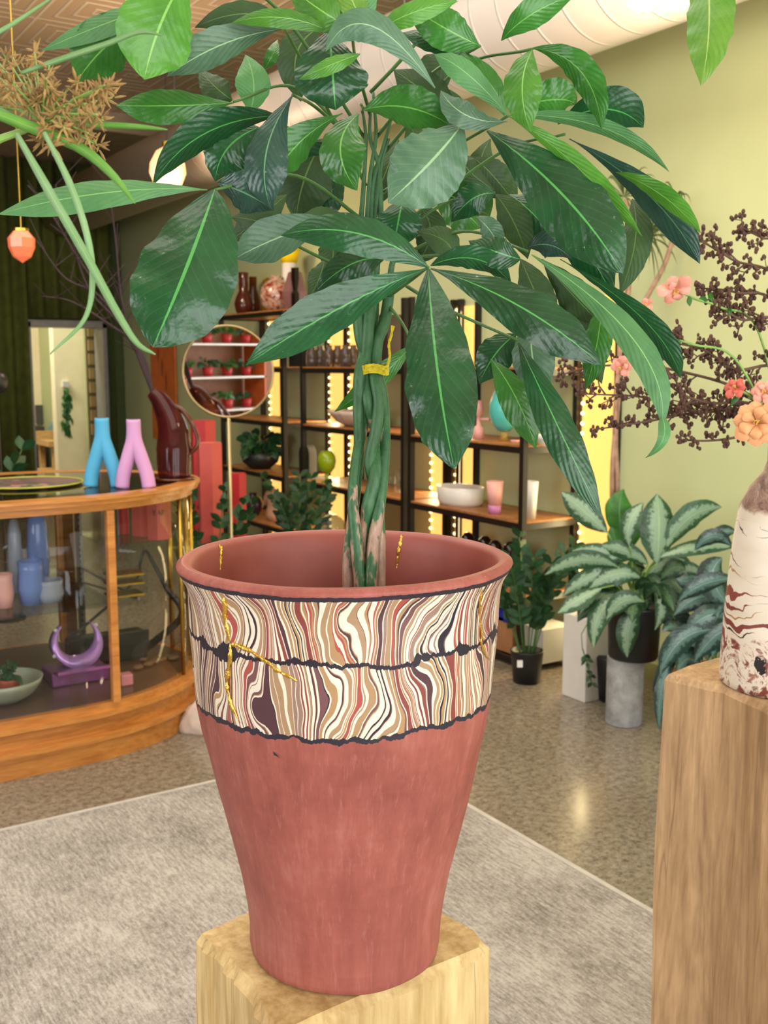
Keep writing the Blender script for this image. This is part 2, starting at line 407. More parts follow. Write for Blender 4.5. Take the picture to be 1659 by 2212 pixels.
tag(b.build('framed_picture', plain('slate_print', '4a4a42', .6)), 'small dark grey picture on the cream wall above the desk', 'picture')
q = ony(68, 930, 13.6); b = MB(); b.box((q.x-.12, 13.5, 0), (q.x+.14, 13.95, q.z+.05))
tag(b.build('filing_cabinet', plain('charcoal_metal', '3d3a34', .5)), 'charcoal cabinet against the cream back room wall', 'cabinet')
# rack of cards inside the doorway's right side
q0, q1 = ony(192, 900, 11.2).x, ony(221, 900, 11.2).x
o = thing('card_rack', ((q0+q1)/2, 11.2, 0), 'tall rack of tan cards just inside the doorway', 'rack')
b = MB(); b.box((q0, 11.2, 0), (q1+.1, 11.24, 2.0)); b.build('back_panel', plain('olive_panel', '6a6038', .7), o)
M_CARD = plain('tan_card', 'a98b58', .7)
for i in range(8):
    b = MB(); zz = .75+i*.15
    for k in range(2): b.box((q0+.015+k*.072, 11.17, zz), (q0+.075+k*.072, 11.195, zz+.115))
    b.build('card_row', M_CARD, o)

# ================================================================== duct, lamps
b = MB(); P = []; 
t = NT('duct_metal'); v = t.coord(); s = t.n('SeparateXYZ'); t.l(v, s.inputs[0])
ang = t.math('DIVIDE', t.math('ARCTAN2', s.outputs[2], s.outputs[0]), 2*pi)
ph = t.math('FRACT', t.math('ADD', t.math('DIVIDE', s.outputs[1], .17), ang)); sm = t.step(t.math('ABSOLUTE', t.math('SUBTRACT', ph, .5)), .455, .485)
t.l(t.mix(sm, L('cfc6ba'), L('e6dfd4')), t.p.inputs['Base Color']); t.p.inputs['Roughness'].default_value = .45
t.bump(sm, .9, .01)
o = thing('ventilation_duct', (3.02, 0, 2.97), 'large white spiral ventilation duct running under the ceiling', 'duct')
b.tube([(3.02, YF+.1, 2.97), (3.02, YB-.35, 2.97)], .245, 64); b.build('duct_pipe', t.m, o, smooth=True, org=(3.02, 0, 2.97))
for y in (1.5, 4.5, 7.5):
    b = MB(); b.tube([(3.02, y, 3.21), (3.02, y, ZC)], .006, 6); b.build('hanger', M_STEEL, o)
M_GLOW = emit('warm_lamp_glow', 'ffae74', 1.55)
def pendant(px, py, d, r, label):
    c = at(px, py, d); o = thing('pendant_lamp', c, label, 'lamp', 'glowing pendant lamps')
    b = MB(); b.lathe([(.02, r*1.1), (r*.6, r*.85), (r*.95, r*.2), (r, -.3*r), (r*.75, -r*.9), (.01, -r*1.15)], c, 24); b.build('lamp_shade', M_GLOW, o, smooth=True)
    b = MB(); b.tube([c+Vector((0, 0, r*1.05)), (c.x, c.y, ZC)], .004, 6); b.build('cord', M_BLACK, o)
    b = MB(); b.lathe([(.0, r*1.35), (.03, r*1.35), (.03, r*1.02), (0, r*1.02)], c, 12); b.build('socket', M_BRASS, o)
    l = bpy.data.lights.new('bulb', 'POINT'); l.energy = 24; l.color = (1, .74, .48); l.shadow_soft_size = .12
    lo = bpy.data.objects.new('bulb', l); COL.objects.link(lo); lo.location = c+(CAM-c).normalized()*(r*1.6)-Vector((0, 0, r*1.2))
pendant(362, 362, 6.6, .115, 'glowing orange pendant lamp in front of the duct, left of the tree')
pendant(1392, -28, 3.5, .07, 'glowing orange pendant lamp at the top edge, over the green wall')
c = at(47, 532, 4.0); o = thing('peach_pendant', c, 'small faceted peach pendant hanging on a fine chain before the curtain', 'pendant')
M_PEACH = NT('peach_glass'); M_PEACH.p.inputs['Base Color'].default_value = L('e8704c'); M_PEACH.p.inputs['Roughness'].default_value = .2
M_PEACH.p.inputs['Emission Color'].default_value = L('f07850'); M_PEACH.p.inputs['Emission Strength'].default_value = .3; M_PEACH = M_PEACH.m
b = MB(); b.lathe([(0, .058), (.03, .056), (.052, .03), (.05, -.005), (.034, -.04), (0, -.063)], c, 7); b.build('shade', M_PEACH, o)
b = MB(); b.tube([c+Vector((0, 0, .057)), (c.x, c.y, ZC)], .0022, 5); b.build('chain', M_BRASS, o)
b = MB(); b.lathe([(0, .066), (.03, .066), (.03, .056), (0, .056)], c, 10); b.build('cap', M_BRASS, o)

# ================================================================== orange banner on the right wall
a = onx(326, 740, XR-.02); z0 = onx(350, 905, XR-.02).z; a2 = onx(378, 740, XR-.02)
o = thing('banner', (XR-.02, (a.y+a2.y)/2, z0), 'tall orange banner on the far green wall', 'banner')
b = MB(); b.box((XR-.03, a.y, z0-.2), (XR-.015, a2.y, a.z+.35)); b.build('banner_cloth', plain('orange_print', 'd2681a', .7), o)
b = MB()
for k in range(3):
    b.ball((XR-.034, lerp(a.y, a2.y, .35+.15*k), a.z-.1-.14*k), .09, sc=(.08, 1, 1))
b.build('banner_motif', plain('brown_print', '7a3208', .7), o)

# ================================================================== RUG
t = NT('woven_rug'); v = t.coord(scale=(1, .16, 1)); v2 = t.coord(scale=(1, .8, 1))
n1 = t.noise(v, 115, 4, .75); n2 = t.noise(v2, 3.5, 5, .65); n3 = t.noise(v2, 160, 3, .7)
f = t.math('ADD', t.math('MULTIPLY', n1, .5), t.math('ADD', t.math('MULTIPLY', n2, .32), t.math('MULTIPLY', n3, .28)))
t.l(t.ramp(f, [(.42, L('6b655d')), (.52, L('928c85')), (.64, L('b9b4ac'))]), t.p.inputs['Base Color']); t.p.inputs['Roughness'].default_value = .95
t.bump(f, .6, .006)
o = thing('area_rug', (.6, 1.5, 0), 'large pale grey woven rug under both timber blocks', 'rug')
b = MB(); b.box((-1.6, -1.4, 0), (2.07, 3.35, .009)); b.build('pile', t.m, o)
b = MB(); b.box((2.066, -1.4, 0), (2.084, 3.36, .011)); b.box((-1.6, 3.346, 0), (2.084, 3.362, .011)); b.build('binding', plain('rug_binding', 'b9b4ab', .9), o)

# ================================================================== TIMBER BLOCKS
def block(name, polypx, z, mat, label, taper=.0, notch=None, chips=0):
    P = [gr(x, y, z) for x, y in polypx]; c = sum(P, Vector())/len(P)
    o = thing(name, (c.x, c.y, 0), label, 'pedestal')
    b = MB(); n = len(P); rings = []; random.seed(9)
    zs = [z-.012, z-.045] + [z-.045-(z-.045)*i/10 for i in range(1, 11)]
    ph = [random.random()*6 for _ in P]
    top = [Vector((p.x, p.y, z)) + (Vector((c.x, c.y, z))-Vector((p.x, p.y, z))).normalized()*.010 for p in P]
    vs = [(c.x, c.y, z)]+[tuple(p) for p in top]
    fs = [(0, 1+k, 1+(k+1) % n) for k in range(n)]; base = 1
    for i, zz in enumerate(zs):
        for k, p in enumerate(P):
            d = (Vector((p.x, p.y, 0))-Vector((c.x, c.y, 0))); dn = d.normalized()
            off = .003*sin(zz*9+ph[k])+taper*(z-zz)
            vs.append((p.x+dn.x*off, p.y+dn.y*off, zz if zz > .01 else .0095))
        nb = 1+n*(i+1)
        fs += [(base+k, base+(k+1) % n, nb+(k+1) % n, nb+k) for k in range(n)]; base = nb
    fs.append(tuple(base+k for k in range(n)))
    fs = [tuple(reversed(f)) for f in fs]
    b.add([Vector(q)-Vector((c.x, c.y, 0)) for q in vs], fs); m = b.build(name+'_body', mat); m.name = 'body'; m.parent = o
    bm = bmesh.new(); bm.from_mesh(m.data); bmesh.ops.recalc_face_normals(bm, faces=bm.faces); bm.to_mesh(m.data); bm.free()
    return o
def densify(poly, k=6, r=.0):
    out = []
    for i in range(len(poly)):
        a, b_ = poly[i], poly[(i+1) % len(poly)]
        for j in range(k): out.append((lerp(a[0], b_[0], j/k), lerp(a[1], b_[1], j/k)))
    return out
block('timber_block', densify([(421, 2014), (541, 1958), (745, 1905), (880, 1925), (962, 1965), (1040, 2008), (1054, 2030), (1052, 2046), (860, 2130), (670, 2208), (600, 2240), (560, 2190), (526, 2120), (492, 2088), (466, 2052), (446, 2044)], 4), .80, M_STUMP, 'pale rough timber block under the terracotta planter')
block('timber_block', densify([(1432, 1456), (1480, 1435), (1545, 1418), (1760, 1385), (2000, 1470), (1900, 1600), (1659, 1528), (1560, 1484)], 4), .93, M_STUMP2, 'taller tan timber block at the right edge under the marbled vase')

# ================================================================== HERO PLANTER
PB = gr(748, 2036, .8); PX, PY = PB.x, PB.y
t = NT('marbled_planter'); v = t.coord(); s = t.n('SeparateXYZ'); t.l(v, s.inputs[0]); X_, Y_, Z_ = s.outputs
an = t.math('ARCTAN2', Y_, X_)
def nz(sc, scale, det=2, rough=.5):
    cb = t.n('CombineXYZ'); t.l(t.math('MULTIPLY', t.math('COSINE', an), sc[0]), cb.inputs[0]); t.l(t.math('MULTIPLY', t.math('SINE', an), sc[0]), cb.inputs[1])
    t.l(t.math('MULTIPLY', Z_, sc[1]), cb.inputs[2]); return t.noise(cb.outputs[0], scale, det, rough)
zj = t.math('ADD', Z_, t.math('MULTIPLY', t.math('SUBTRACT', nz((1, 1), 22, 4, .7), .5), .012))
# two courses: below mid line uses another offset
midw = t.math('MULTIPLY', t.math('SUBTRACT', nz((1, .3), 2.4, 2), .5), .035)
mid = t.math('SUBTRACT', zj, t.math('ADD', midw, .402))
upper = t.math('GREATER_THAN', mid, 0)
zz = t.math('SUBTRACT', Z_, .402)
warp = t.math('MULTIPLY', t.math('SUBTRACT', nz((1, 4.5), 2.0, 1, .35), .5), 26)
warp2 = t.math('MULTIPLY', t.math('SUBTRACT', nz((1, 3.2), 6.0, 1, .4), .5), 6)
s_ = t.math('ADD', t.math('MULTIPLY', an, 46), t.math('ADD', warp, warp2))
s_ = t.math('ADD', s_, t.math('MULTIPLY', upper, 37.3))
s_ = t.math('ADD', s_, t.math('MULTIPLY', nz((1, .6), 40, 3, .6), .30))
n1d = t.n('TexNoise'); n1d.noise_dimensions = '1D'; t.l(s_, n1d.inputs['W']); n1d.inputs['Scale'].default_value = .9; n1d.inputs['Detail'].default_value = 0
s2 = t.math('ADD', s_, t.math('MULTIPLY', n1d.outputs[0], 2.2)); s2 = t.math('MULTIPLY', s2, 1.15)
wn = t.n('TexWhiteNoise'); wn.noise_dimensions = '1D'; t.l(t.math('FLOOR', s2), wn.inputs['W'])
cream, tan, red, dkr, blk = L('d9d2bf'), L('9f8263'), L('80403a'), L('4f3338'), L('26202a')
stripe = t.ramp(wn.outputs[0], [(0, tan), (.20, dkr), (.33, red), (.47, L('a5835c')), (.60, blk), (.70, L('8f7468')), (.80, L('a04c44')), (.9, L('6d4a4c'))], True)
al = t.math('FRACT', t.math('MULTIPLY', s2, .5)); stripe = t.mix(t.math('GREATER_THAN', al, .69), stripe, cream)
# black lines
th = t.math('MULTIPLY_ADD', t.step(nz((1, .2), 4.5, 3), .50, .82), .028, .0022)
bl = t.math('LESS_THAN', t.math('ABSOLUTE', mid), th); stripe = t.mix(bl, stripe, blk)
# band boundaries
lowj = t.math('ADD', Z_, t.math('MULTIPLY', t.math('SUBTRACT', nz((1, .4), 3, 5, .7), .5), .035))
terra_n = t.noise(v, 6, 5, .65); vv = t.coord(scale=(14, 14, 1.2)); str_n = t.noise(vv, 4, 4, .7)
terra = t.ramp(t.math('ADD', t.math('MULTIPLY', terra_n, .6), t.math('MULTIPLY', str_n, .4)), [(.36, L('83463d')), (.52, L('98554a')), (.68, L('ab6c61'))])
dust = t.math('MULTIPLY', t.step(t.noise(vv, 12, 3, .7), .55, .72), .25); terra = t.mix(dust, terra, L('bb8078'))
inband = t.math('GREATER_THAN', lowj, .325)
col = t.mix(inband, terra, stripe)
lb = t.math('LESS_THAN', t.math('ABSOLUTE', t.math('SUBTRACT', lowj, .3235)), t.math('MULTIPLY_ADD', nz((1, 1), 9, 3), .008, -.0012))
col = t.mix(lb, col, L('2a2832'))
# rim: above band is clay with a black under-lip
rz = t.math('ADD', Z_, t.math('MULTIPLY', t.math('SUBTRACT', nz((1, 1), 14, 3, .7), .5), .004))
col = t.mix(t.math('GREATER_THAN', rz, .4692), col, L('2c2630')); col = t.mix(t.math('GREATER_THAN', rz, .4742), col, terra)
rad = t.math('SQRT', t.math('ADD', t.math('MULTIPLY', X_, X_), t.math('MULTIPLY', Y_, Y_)))
t.l(col, t.p.inputs['Base Color']); t.p.inputs['Roughness'].default_value = .55; t.p.inputs['Specular IOR Level'].default_value = .35
M_PLANT = t.m
hb = t.math('ADD', t.math('MULTIPLY', terra_n, .6), t.math('MULTIPLY', t.noise(t.coord(scale=(1, 1, 7)), 7, 2), .8)); t.bump(hb, .35, .006)
ti = NT('planter_inside_clay'); vi = ti.coord(); ni = ti.noise(vi, 7, 5, .6)
ti.l(ti.ramp(ni, [(.35, L('8a4336')), (.65, L('a2564a'))]), ti.p.inputs['Base Color']); ti.p.inputs['Roughness'].default_value = .5
prof = [(0, 0), (.108, 0), (.1135, .004), (.1155, .012), (.1165, .036), (.1190, .065), (.1262, .104), (.1417, .176), (.1515, .215), (.1598, .257), (.1660, .285), (.1718, .314), (.1750, .345),
        (.1765, .371), (.1785, .400), (.1798, .426), (.1810, .445), (.1835, .457), (.1880, .4655), (.1918, .4735), (.1926, .4762), (.1920, .4785), (.186, .4822)]
inner = [(.186, .4822), (.179, .4818), (.1745, .474), (.1715, .455), (.168, .42), (.165, .375), (.160, .34), (.152, .30), (0, .30)]
planter = thing('clay_planter', (PX, PY, .8), 'large terracotta planter with a marbled striped band and gold-filled cracks', 'planter')
planter.rotation_euler = (0, 0, atan2(-PY, -PX)); RZ[planter.name] = 1
jit = lambda a, z: .0012*sin(3*a+z*20)+.0008*sin(7*a+z*60)
b = MB(); b.lathe(prof, n=128, jit=jit); b.build('vessel', M_PLANT, planter, smooth=True)
b = MB(); b.lathe(inner, n=128, jit=jit); b.build('inside', ti.m, planter, smooth=True)
b = MB(); b.lathe([(0, .372), (.08, .374), (.1655, .37), (.1655, .33)], n=48); b.build('soil', M_SOIL, planter, smooth=True)
# gold seams: follow the surface of revolution under the given sight lines
def rprof(z, pr):
    for (r0, z0), (r1, z1) in zip(pr, pr[1:]):
        if (z0-z)*(z1-z) <= 0 and z0 != z1: return lerp(r0, r1, (z-z0)/(z1-z0))
    return 0
def hit(px, py, inside=False):
    r = ray(px, py); pr = inner if inside else prof; prev = None; tt = .8
    while tt < 1.7:
        p = CAM+r*tt; z = p.z-.8
        if 0 <= z <= .482:
            d = hypot(p.x-PX, p.y-PY)-rprof(z, pr)
            if prev is not None and ((prev > 0 > d and not inside) or (inside and prev < 0 < d)): return p
            prev = d
        tt += .0006
    return None
def seam(pts, rad, inside=False):
    b = MB(); P = [hit(x, y, inside) for x, y in pts]; P = [p for p in P if p]
    if len(P) < 2: return
    P = spline(P, 5); random.seed(len(P)*3)
    P = [p+Vector((random.uniform(-1, 1), random.uniform(-1, 1), random.uniform(-1, 1)))*.0006 for p in P]
    n = len(P); b.tube(P, [rad*(.55+.8*random.random())*(1-.6*abs(2*i/(n-1)-.8)**4 if i else .5) for i in range(n)], 7)
    Mx = planter.matrix_basis.inverted(); b.v = [tuple(Mx @ Vector(q)) for q in b.v]
    o = b.build('gold_seam', M_GOLD, planter, smooth=True); o['label'] = 'gold-filled crack'
planter.matrix_basis = Matrix.Translation(planter.location) @ Matrix.Rotation(atan2(-PY, -PX), 4, 'Z')
M_GOLD = NT('gold_lacquer'); M_GOLD.p.inputs['Base Color'].default_value = L('d9b04e'); M_GOLD.p.inputs['Metallic'].default_value = .85
M_GOLD.p.inputs['Roughness'].default_value = .28; _n = M_GOLD.noise(M_GOLD.coord(), 160, 4); M_GOLD.bump(_n, .8, .003); M_GOLD = M_GOLD.m
seam([(478, 1250), (483, 1290), (488, 1330), (494, 1372), (497, 1387)], .0032)
seam([(497, 1387), (498, 1420), (492, 1455), (492, 1490), (503, 1530), (520, 1562)], .0026)
seam([(497, 1387), (520, 1396), (545, 1408), (575, 1428), (605, 1450), (635, 1466), (660, 1481)], .0027)
seam([(1047, 1245), (1040, 1280), (1036, 1320), (1039, 1360), (1041, 1395), (1050, 1415), (1064, 1432)], .0015)
seam([(474, 1176), (478, 1195), (476, 1215), (476, 1235)], .0022, True)
seam([(869, 1152), (865, 1175), (860, 1200), (856, 1235)], .003, True)

for (fx_, fy_, fs_) in ((597, 1630, 7),):
    p = hit(fx_, fy_); nv = Vector((p.x-PX, p.y-PY, -.03)).normalized(); sd = nv.cross(Vector((0, 0, 1))).normalized(); u2 = sd.cross(nv); k = fs_/FPX*1.05
    b = MB(); vs = [p+sd*(a*k)+u2*(c_*k)+nv*.0006 for a, c_ in ((1, 1.1), (.3, .6), (-.9, -.6), (-1.3, -1), (-.2, -.5), (.8, -.2))]; Mx = planter.matrix_basis.inverted()
    b.add([Mx @ q for q in vs]+[Mx @ (q-nv*.002) for q in vs], [(0, 1, 2, 3, 4, 5), (11, 10, 9, 8, 7, 6)]); b.build('glaze_mark', plain('black_slip', '22222a', .6), planter)
# ================================================================== MONEY TREE
M_LD = leafmat('tree_leaf_dark', '103c1e', '1b542c', '4d9a4e', .30, .22, .5, .08)
M_LK = leafmat('tree_leaf_blue_green', '1c3c34', '2c5444', '5c8c66', .32, .25, .5, .06)
M_LM = leafmat('tree_leaf_mid', '225c1c', '38782a', '6aa84a', .32, .22, .1, .14)
M_LB = leafmat('tree_leaf_bright', '3a7822', '5c9c38', '82bc5a', .36, .22, .05, .25)
M_LP = leafmat('tree_leaf_pale', '427a48', '5c9458', '86bd74', .5, .25, .1, .2)
M_LG = leafmat('tree_leaf_grey', '3c6048', '54795a', '8fb486', .42, .35, .3, .1)
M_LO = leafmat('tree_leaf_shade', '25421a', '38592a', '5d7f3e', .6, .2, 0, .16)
M_LT = leafmat('tree_leaf_yellowing', '4c8a2a', '76a23c', 'a8c870', .4, .2, .05, .25)
MM = dict(D=M_LD, K=M_LK, M=M_LM, B=M_LB, P=M_LP, G=M_LG, O=M_LO, T=M_LT)
tree = thing('money_tree', (PX, PY, 1.172), 'money tree with braided green trunk and drooping hand-shaped leaves', 'tree')
# base, mid, tip, half width px, depth base/tip, material, roll, peak
LEAF = [
 # front hub
 ((925,577),(768,503),(606,509),42,1.00,.99,'D',.35,.50), ((922,580),(735,665),(531,789),50,1.00,.94,'D',-.35,.62),
 ((925,580),(945,800),(982,1014),76,1.00,.90,'D',.2,.55), ((930,580),(1120,660),(1301,790),52,1.00,.95,'D',-.35,.62),
 ((930,574),(1030,560),(1105,615),26,1.01,1.02,'D',.5,.5),
 # left hub
 ((464,408),(402,580),(330,750),106,1.02,.96,'D',.25,.56), ((448,410),(230,416),(-5,463),31,1.02,1.0,'P',.5,.62),
 ((470,395),(535,420),(592,455),44,1.05,1.04,'K',.3,.5), ((600,250),(440,290),(330,400),34,1.08,1.04,'D',-.6,.5),
 ((560,275),(492,320),(465,392),52,1.09,1.08,'D',.3,.5), ((632,206),(575,330),(585,450),47,1.04,1.02,'K',.3,.6),
 ((740,245),(650,305),(590,390),38,1.06,1.04,'M',-.4,.65),
 ((775,245),(735,320),(772,412),50,1.03,1.0,'M',.4,.55), ((785,238),(880,232),(975,272),44,1.05,1.03,'M',.3,.55),
 ((712,62),(718,150),(725,238),80,1.02,1.0,'D',-.2,.58), ((778,116),(715,140),(645,172),17,.98,.97,'B',.4,.5),
 ((940,190),(800,55),(703,112),34,.98,.96,'G',.3,.55), ((720,72),(610,38),(500,50),20,1.0,.98,'B',.4,.5),
 ((755,58),(690,20),(625,-30),40,1.0,1.0,'B',.2,.5), ((790,62),(765,10),(735,-60),28,1.0,1.0,'T',.3,.5),
 ((783,62),(790,5),(800,-70),22,1.01,1.0,'P',-.3,.5), ((812,70),(890,28),(990,2),24,.99,.97,'B',-.3,.5),
 ((1035,98),(960,60),(880,10),42,1.03,1.02,'M',.2,.5), ((1040,100),(950,85),(870,70),26,1.06,1.06,'D',.5,.5),
 ((612,62),(480,96),(362,165),38,1.03,1.0,'G',-.25,.6), ((612,46),(520,30),(420,60),28,1.07,1.06,'O',.3,.5),
 ((415,-70),(352,40),(312,172),82,.98,.95,'B',-.2,.62), ((345,12),(230,50),(88,110),24,1.05,1.02,'P',.5,.5),
 ((335,30),(240,90),(165,178),58,1.06,1.04,'M',-.3,.6), ((505,222),(380,228),(250,228),36,1.1,1.08,'M',.3,.6),
 ((502,216),(468,190),(430,150),30,1.12,1.12,'O',.3,.5), ((540,245),(548,180),(530,118),38,1.14,1.12,'P',.2,.5),
 ((570,150),(588,120),(600,85),14,1.14,1.14,'M',.2,.5), ((735,470),(610,510),(505,560),46,1.12,1.08,'G',-.25,.6),
 ((700,300),(660,380),(640,470),58,1.22,1.22,'O',.3,.6),
 ((998,268),(930,350),(838,438),80,1.02,1.0,'G',.15,.55), ((1052,282),(1215,420),(1346,592),72,1.05,.98,'D',-.2,.6),
 ((1100,252),(1235,350),(1388,512),22,1.04,1.0,'B',.6,.6), ((1100,250),(1300,275),(1446,372),17,1.05,1.03,'P',.5,.5),
 ((1330,372),(1430,422),(1514,504),20,1.03,1.0,'B',.6,.55), ((1230,300),(1400,420),(1512,570),34,1.07,1.03,'K',.3,.65),
 ((1150,108),(1128,190),(1147,286),42,.99,.97,'B',.1,.5), ((1150,104),(1255,155),(1300,282),32,1.02,1.0,'M',.4,.55),
 ((1120,230),(1200,215),(1245,225),42,1.07,1.07,'M',.2,.5), ((1205,268),(1310,236),(1390,276),46,1.09,1.07,'D',.3,.6),
 ((1083,88),(1150,30),(1245,-12),32,1.04,1.02,'M',.2,.55), ((1098,250),(1010,160),(938,118),26,1.03,1.01,'P',.35,.55),
 ((1096,262),(1010,250),(952,195),28,1.02,1.0,'G',.3,.6), ((1090,250),(1050,170),(965,105),26,1.05,1.05,'M',.3,.5),
 ((990,250),(920,200),(850,150),44,1.08,1.08,'O',.2,.5),
 ((1520,-120),(1532,40),(1514,186),50,1.0,.95,'T',.3,.45),
 ((1148,550),(1370,735),(1430,925),31,1.02,.96,'P',-.35,.55), ((1430,900),(1432,950),(1393,990),13,.965,.955,'P',-.3,.3),
 ((1210,560),(1390,690),(1470,818),25,1.05,1.02,'D',.4,.65),
 ((1365,430),(1372,520),(1338,638),34,1.1,1.08,'O',.3,.5), ((1300,650),(1290,740),(1265,842),30,1.1,1.09,'M',.2,.5),
 ((1120,740),(1200,910),(1302,1122),38,1.03,.98,'D',-.25,.55), ((1150,690),(1150,770),(1175,868),46,1.09,1.07,'G',.2,.5),
 ((1060,775),(1115,860),(1158,970),36,1.07,1.05,'M',-.25,.55), ((1115,722),(1070,765),(1035,830),40,1.11,1.1,'D',.2,.5),
 ((965,850),(945,920),(955,985),40,1.06,1.04,'M',.2,.6), ((890,745),(815,820),(722,890),23,1.30,1.28,'M',-.3,.5),
 ((830,560),(760,570),(680,630),38,1.08,1.06,'D',.3,.5), ((1125,560),(1075,545),(1012,520),34,1.02,1.01,'D',.2,.5),
 ((1140,535),(1190,530),(1235,560),30,1.1,1.1,'K',.3,.5), ((1030,470),(1060,500),(1080,540),24,1.08,1.08,'G',.3,.5),
 ((740,462),(690,470),(640,475),24,1.2,1.2,'O',.2,.5), ((870,430),(860,480),(850,540),50,1.16,1.16,'D',.2,.5),
 ((1070,418),(1020,430),(975,480),34,1.18,1.18,'D',.2,.5), ((1070,420),(1110,480),(1140,560),34,1.16,1.16,'O',.2,.5),
 ((1068,410),(1000,350),(1010,300),26,1.2,1.2,'O',.3,.5), ((610,515),(560,480),(500,470),30,1.14,1.13,'O',.2,.5),
 ((700,560),(690,600),(665,650),26,1.18,1.18,'O',.2,.5), ((980,560),(960,520),(900,500),30,1.14,1.14,'O',.2,.5),
]
LEAF += [((1150,430),(1250,520),(1325,645),44,1.13,1.12,'D',.2,.55), ((1170,560),(1240,640),(1300,700),34,1.12,1.11,'O',.3,.55), ((1190,590),(1250,700),(1300,830),34,1.14,1.13,'O',.2,.6), ((1125,560),(1160,640),(1200,725),36,1.13,1.12,'O',.2,.5),
 ((620,420),(560,470),(500,520),36,1.16,1.15,'O',.2,.55), ((700,470),(720,540),(700,600),34,1.22,1.22,'O',.2,.55), ((735,300),(670,350),(610,430),44,1.24,1.22,'O',.3,.55), ((730,350),(700,420),(660,500),40,1.26,1.24,'D',.3,.55), ((1160,330),(1190,420),(1170,520),50,1.24,1.22,'O',.3,.55),
 ((1100,420),(1160,470),(1240,560),40,1.2,1.18,'D',-.3,.55), ((900,440),(930,500),(900,570),34,1.22,1.2,'O',.3,.55), ((1060,300),(1040,370),(1090,430),38,1.25,1.25,'O',.3,.55),
 ((560,330),(540,400),(560,470),44,1.2,1.18,'D',.3,.5), ((690,60),(640,120),(650,220),44,1.2,1.2,'O',.3,.5), ((1000,120),(930,160),(900,230),40,1.16,1.16,'O',.3,.5), ((860,300),(830,380),(800,450),30,1.3,1.3,'O',.3,.5)]
random.seed(21)
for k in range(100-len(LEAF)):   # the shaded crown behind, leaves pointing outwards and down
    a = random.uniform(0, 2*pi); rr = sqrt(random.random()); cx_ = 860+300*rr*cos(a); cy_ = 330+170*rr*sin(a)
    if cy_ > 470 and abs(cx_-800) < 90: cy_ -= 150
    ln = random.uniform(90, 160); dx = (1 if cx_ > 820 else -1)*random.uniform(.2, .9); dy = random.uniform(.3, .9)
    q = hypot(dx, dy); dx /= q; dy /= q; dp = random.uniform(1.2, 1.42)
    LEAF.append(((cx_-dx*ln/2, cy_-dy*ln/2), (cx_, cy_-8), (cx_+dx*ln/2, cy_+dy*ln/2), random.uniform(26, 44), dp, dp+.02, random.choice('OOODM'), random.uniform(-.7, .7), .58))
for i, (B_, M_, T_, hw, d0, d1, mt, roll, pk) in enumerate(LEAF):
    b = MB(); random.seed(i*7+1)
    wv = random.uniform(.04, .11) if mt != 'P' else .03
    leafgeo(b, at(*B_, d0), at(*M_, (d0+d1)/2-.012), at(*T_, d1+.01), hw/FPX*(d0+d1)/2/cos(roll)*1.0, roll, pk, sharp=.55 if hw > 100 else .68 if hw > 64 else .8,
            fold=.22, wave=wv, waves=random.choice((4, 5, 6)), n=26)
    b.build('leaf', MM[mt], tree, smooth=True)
TD = depth((PX, PY, 1.3))
t = NT('tree_bark'); v = t.coord(scale=(1, 1, .35)); n1 = t.noise(v, 30, 4, .7); n2 = t.noise(v, 120, 4, .7)
geo = t.n('NewGeometry'); s = t.n('SeparateXYZ'); t.l(geo.outputs['Position'], s.inputs[0])
gcol = t.ramp(n2, [(.3, L('234f2c')), (.7, L('3f7044'))]); bcol = t.ramp(n2, [(.3, L('7c5d4c')), (.6, L('a68872')), (.75, L('c0ae9a'))])
msk = t.math('ADD', n1, t.math('MULTIPLY', t.math('SUBTRACT', 1.37, s.outputs[2]), 1.3)); msk = t.step(msk, .585, .625)
t.l(t.mix(msk, gcol, bcol), t.p.inputs['Base Color']); t.p.inputs['Roughness'].default_value = .5; t.bump(n1, .4, .004); M_BARK = t.m
tr = [  # braided stems: (px, py, depth offset, radius px)
 [(752,1262,0,13),(753,1200,.004,13),(760,1130,.01,12),(770,1050,.012,11),(776,960,.004,12),(774,880,-.006,12),(777,810,-.012,13),(788,750,-.004,12),(776,690,.006,12),(770,630,.01,12)],
 [(778,1262,-.012,13),(770,1170,-.014,14),(762,1075,-.012,11),(770,990,-.002,11),(790,900,.010,12),(806,840,.012,12),(800,790,.004,13),(780,730,-.01,14),(775,660,-.01,13),(785,600,0,12)],
 [(800,1262,-.012,14),(808,1170,-.014,14),(822,1080,-.012,12),(830,990,-.004,12),(832,920,.006,11),(826,850,.010,12),(812,800,.0,14),(815,740,-.01,13),(832,690,-.004,13),(842,620,0,12)],
 [(822,1262,.004,11),(822,1160,.002,11),(815,1080,.006,11),(790,1090,.0,5)][:3]+[(800,1000,-.006,13),(812,930,-.014,13),(818,870,-.014,12),(808,810,-.010,12),(802,750,.01,12),(806,680,.004,13),(808,600,0,12)],
 [(786,1150,-.004,10),(796,1090,-.012,15),(812,1020,-.010,14),(812,940,.004,10),(795,870,-.01,12),(790,800,-.004,12),(795,720,-.016,13),(800,640,-.01,12)],
]
for S in tr:
    b = MB(); P = spline([at(x, y, TD+dz) for x, y, dz, r in S], 8); n = len(P)
    rs = []
    for i in range(n):
        f = i/(n-1)*(len(S)-1); k = min(int(f), len(S)-2); rs.append(lerp(S[k][3], S[k+1][3], f-k)/FPX*TD)
    P[0].z = min(P[0].z, 1.165)
    b.tube(P, rs, 12); b.build('trunk_stem', M_BARK, tree, smooth=True)
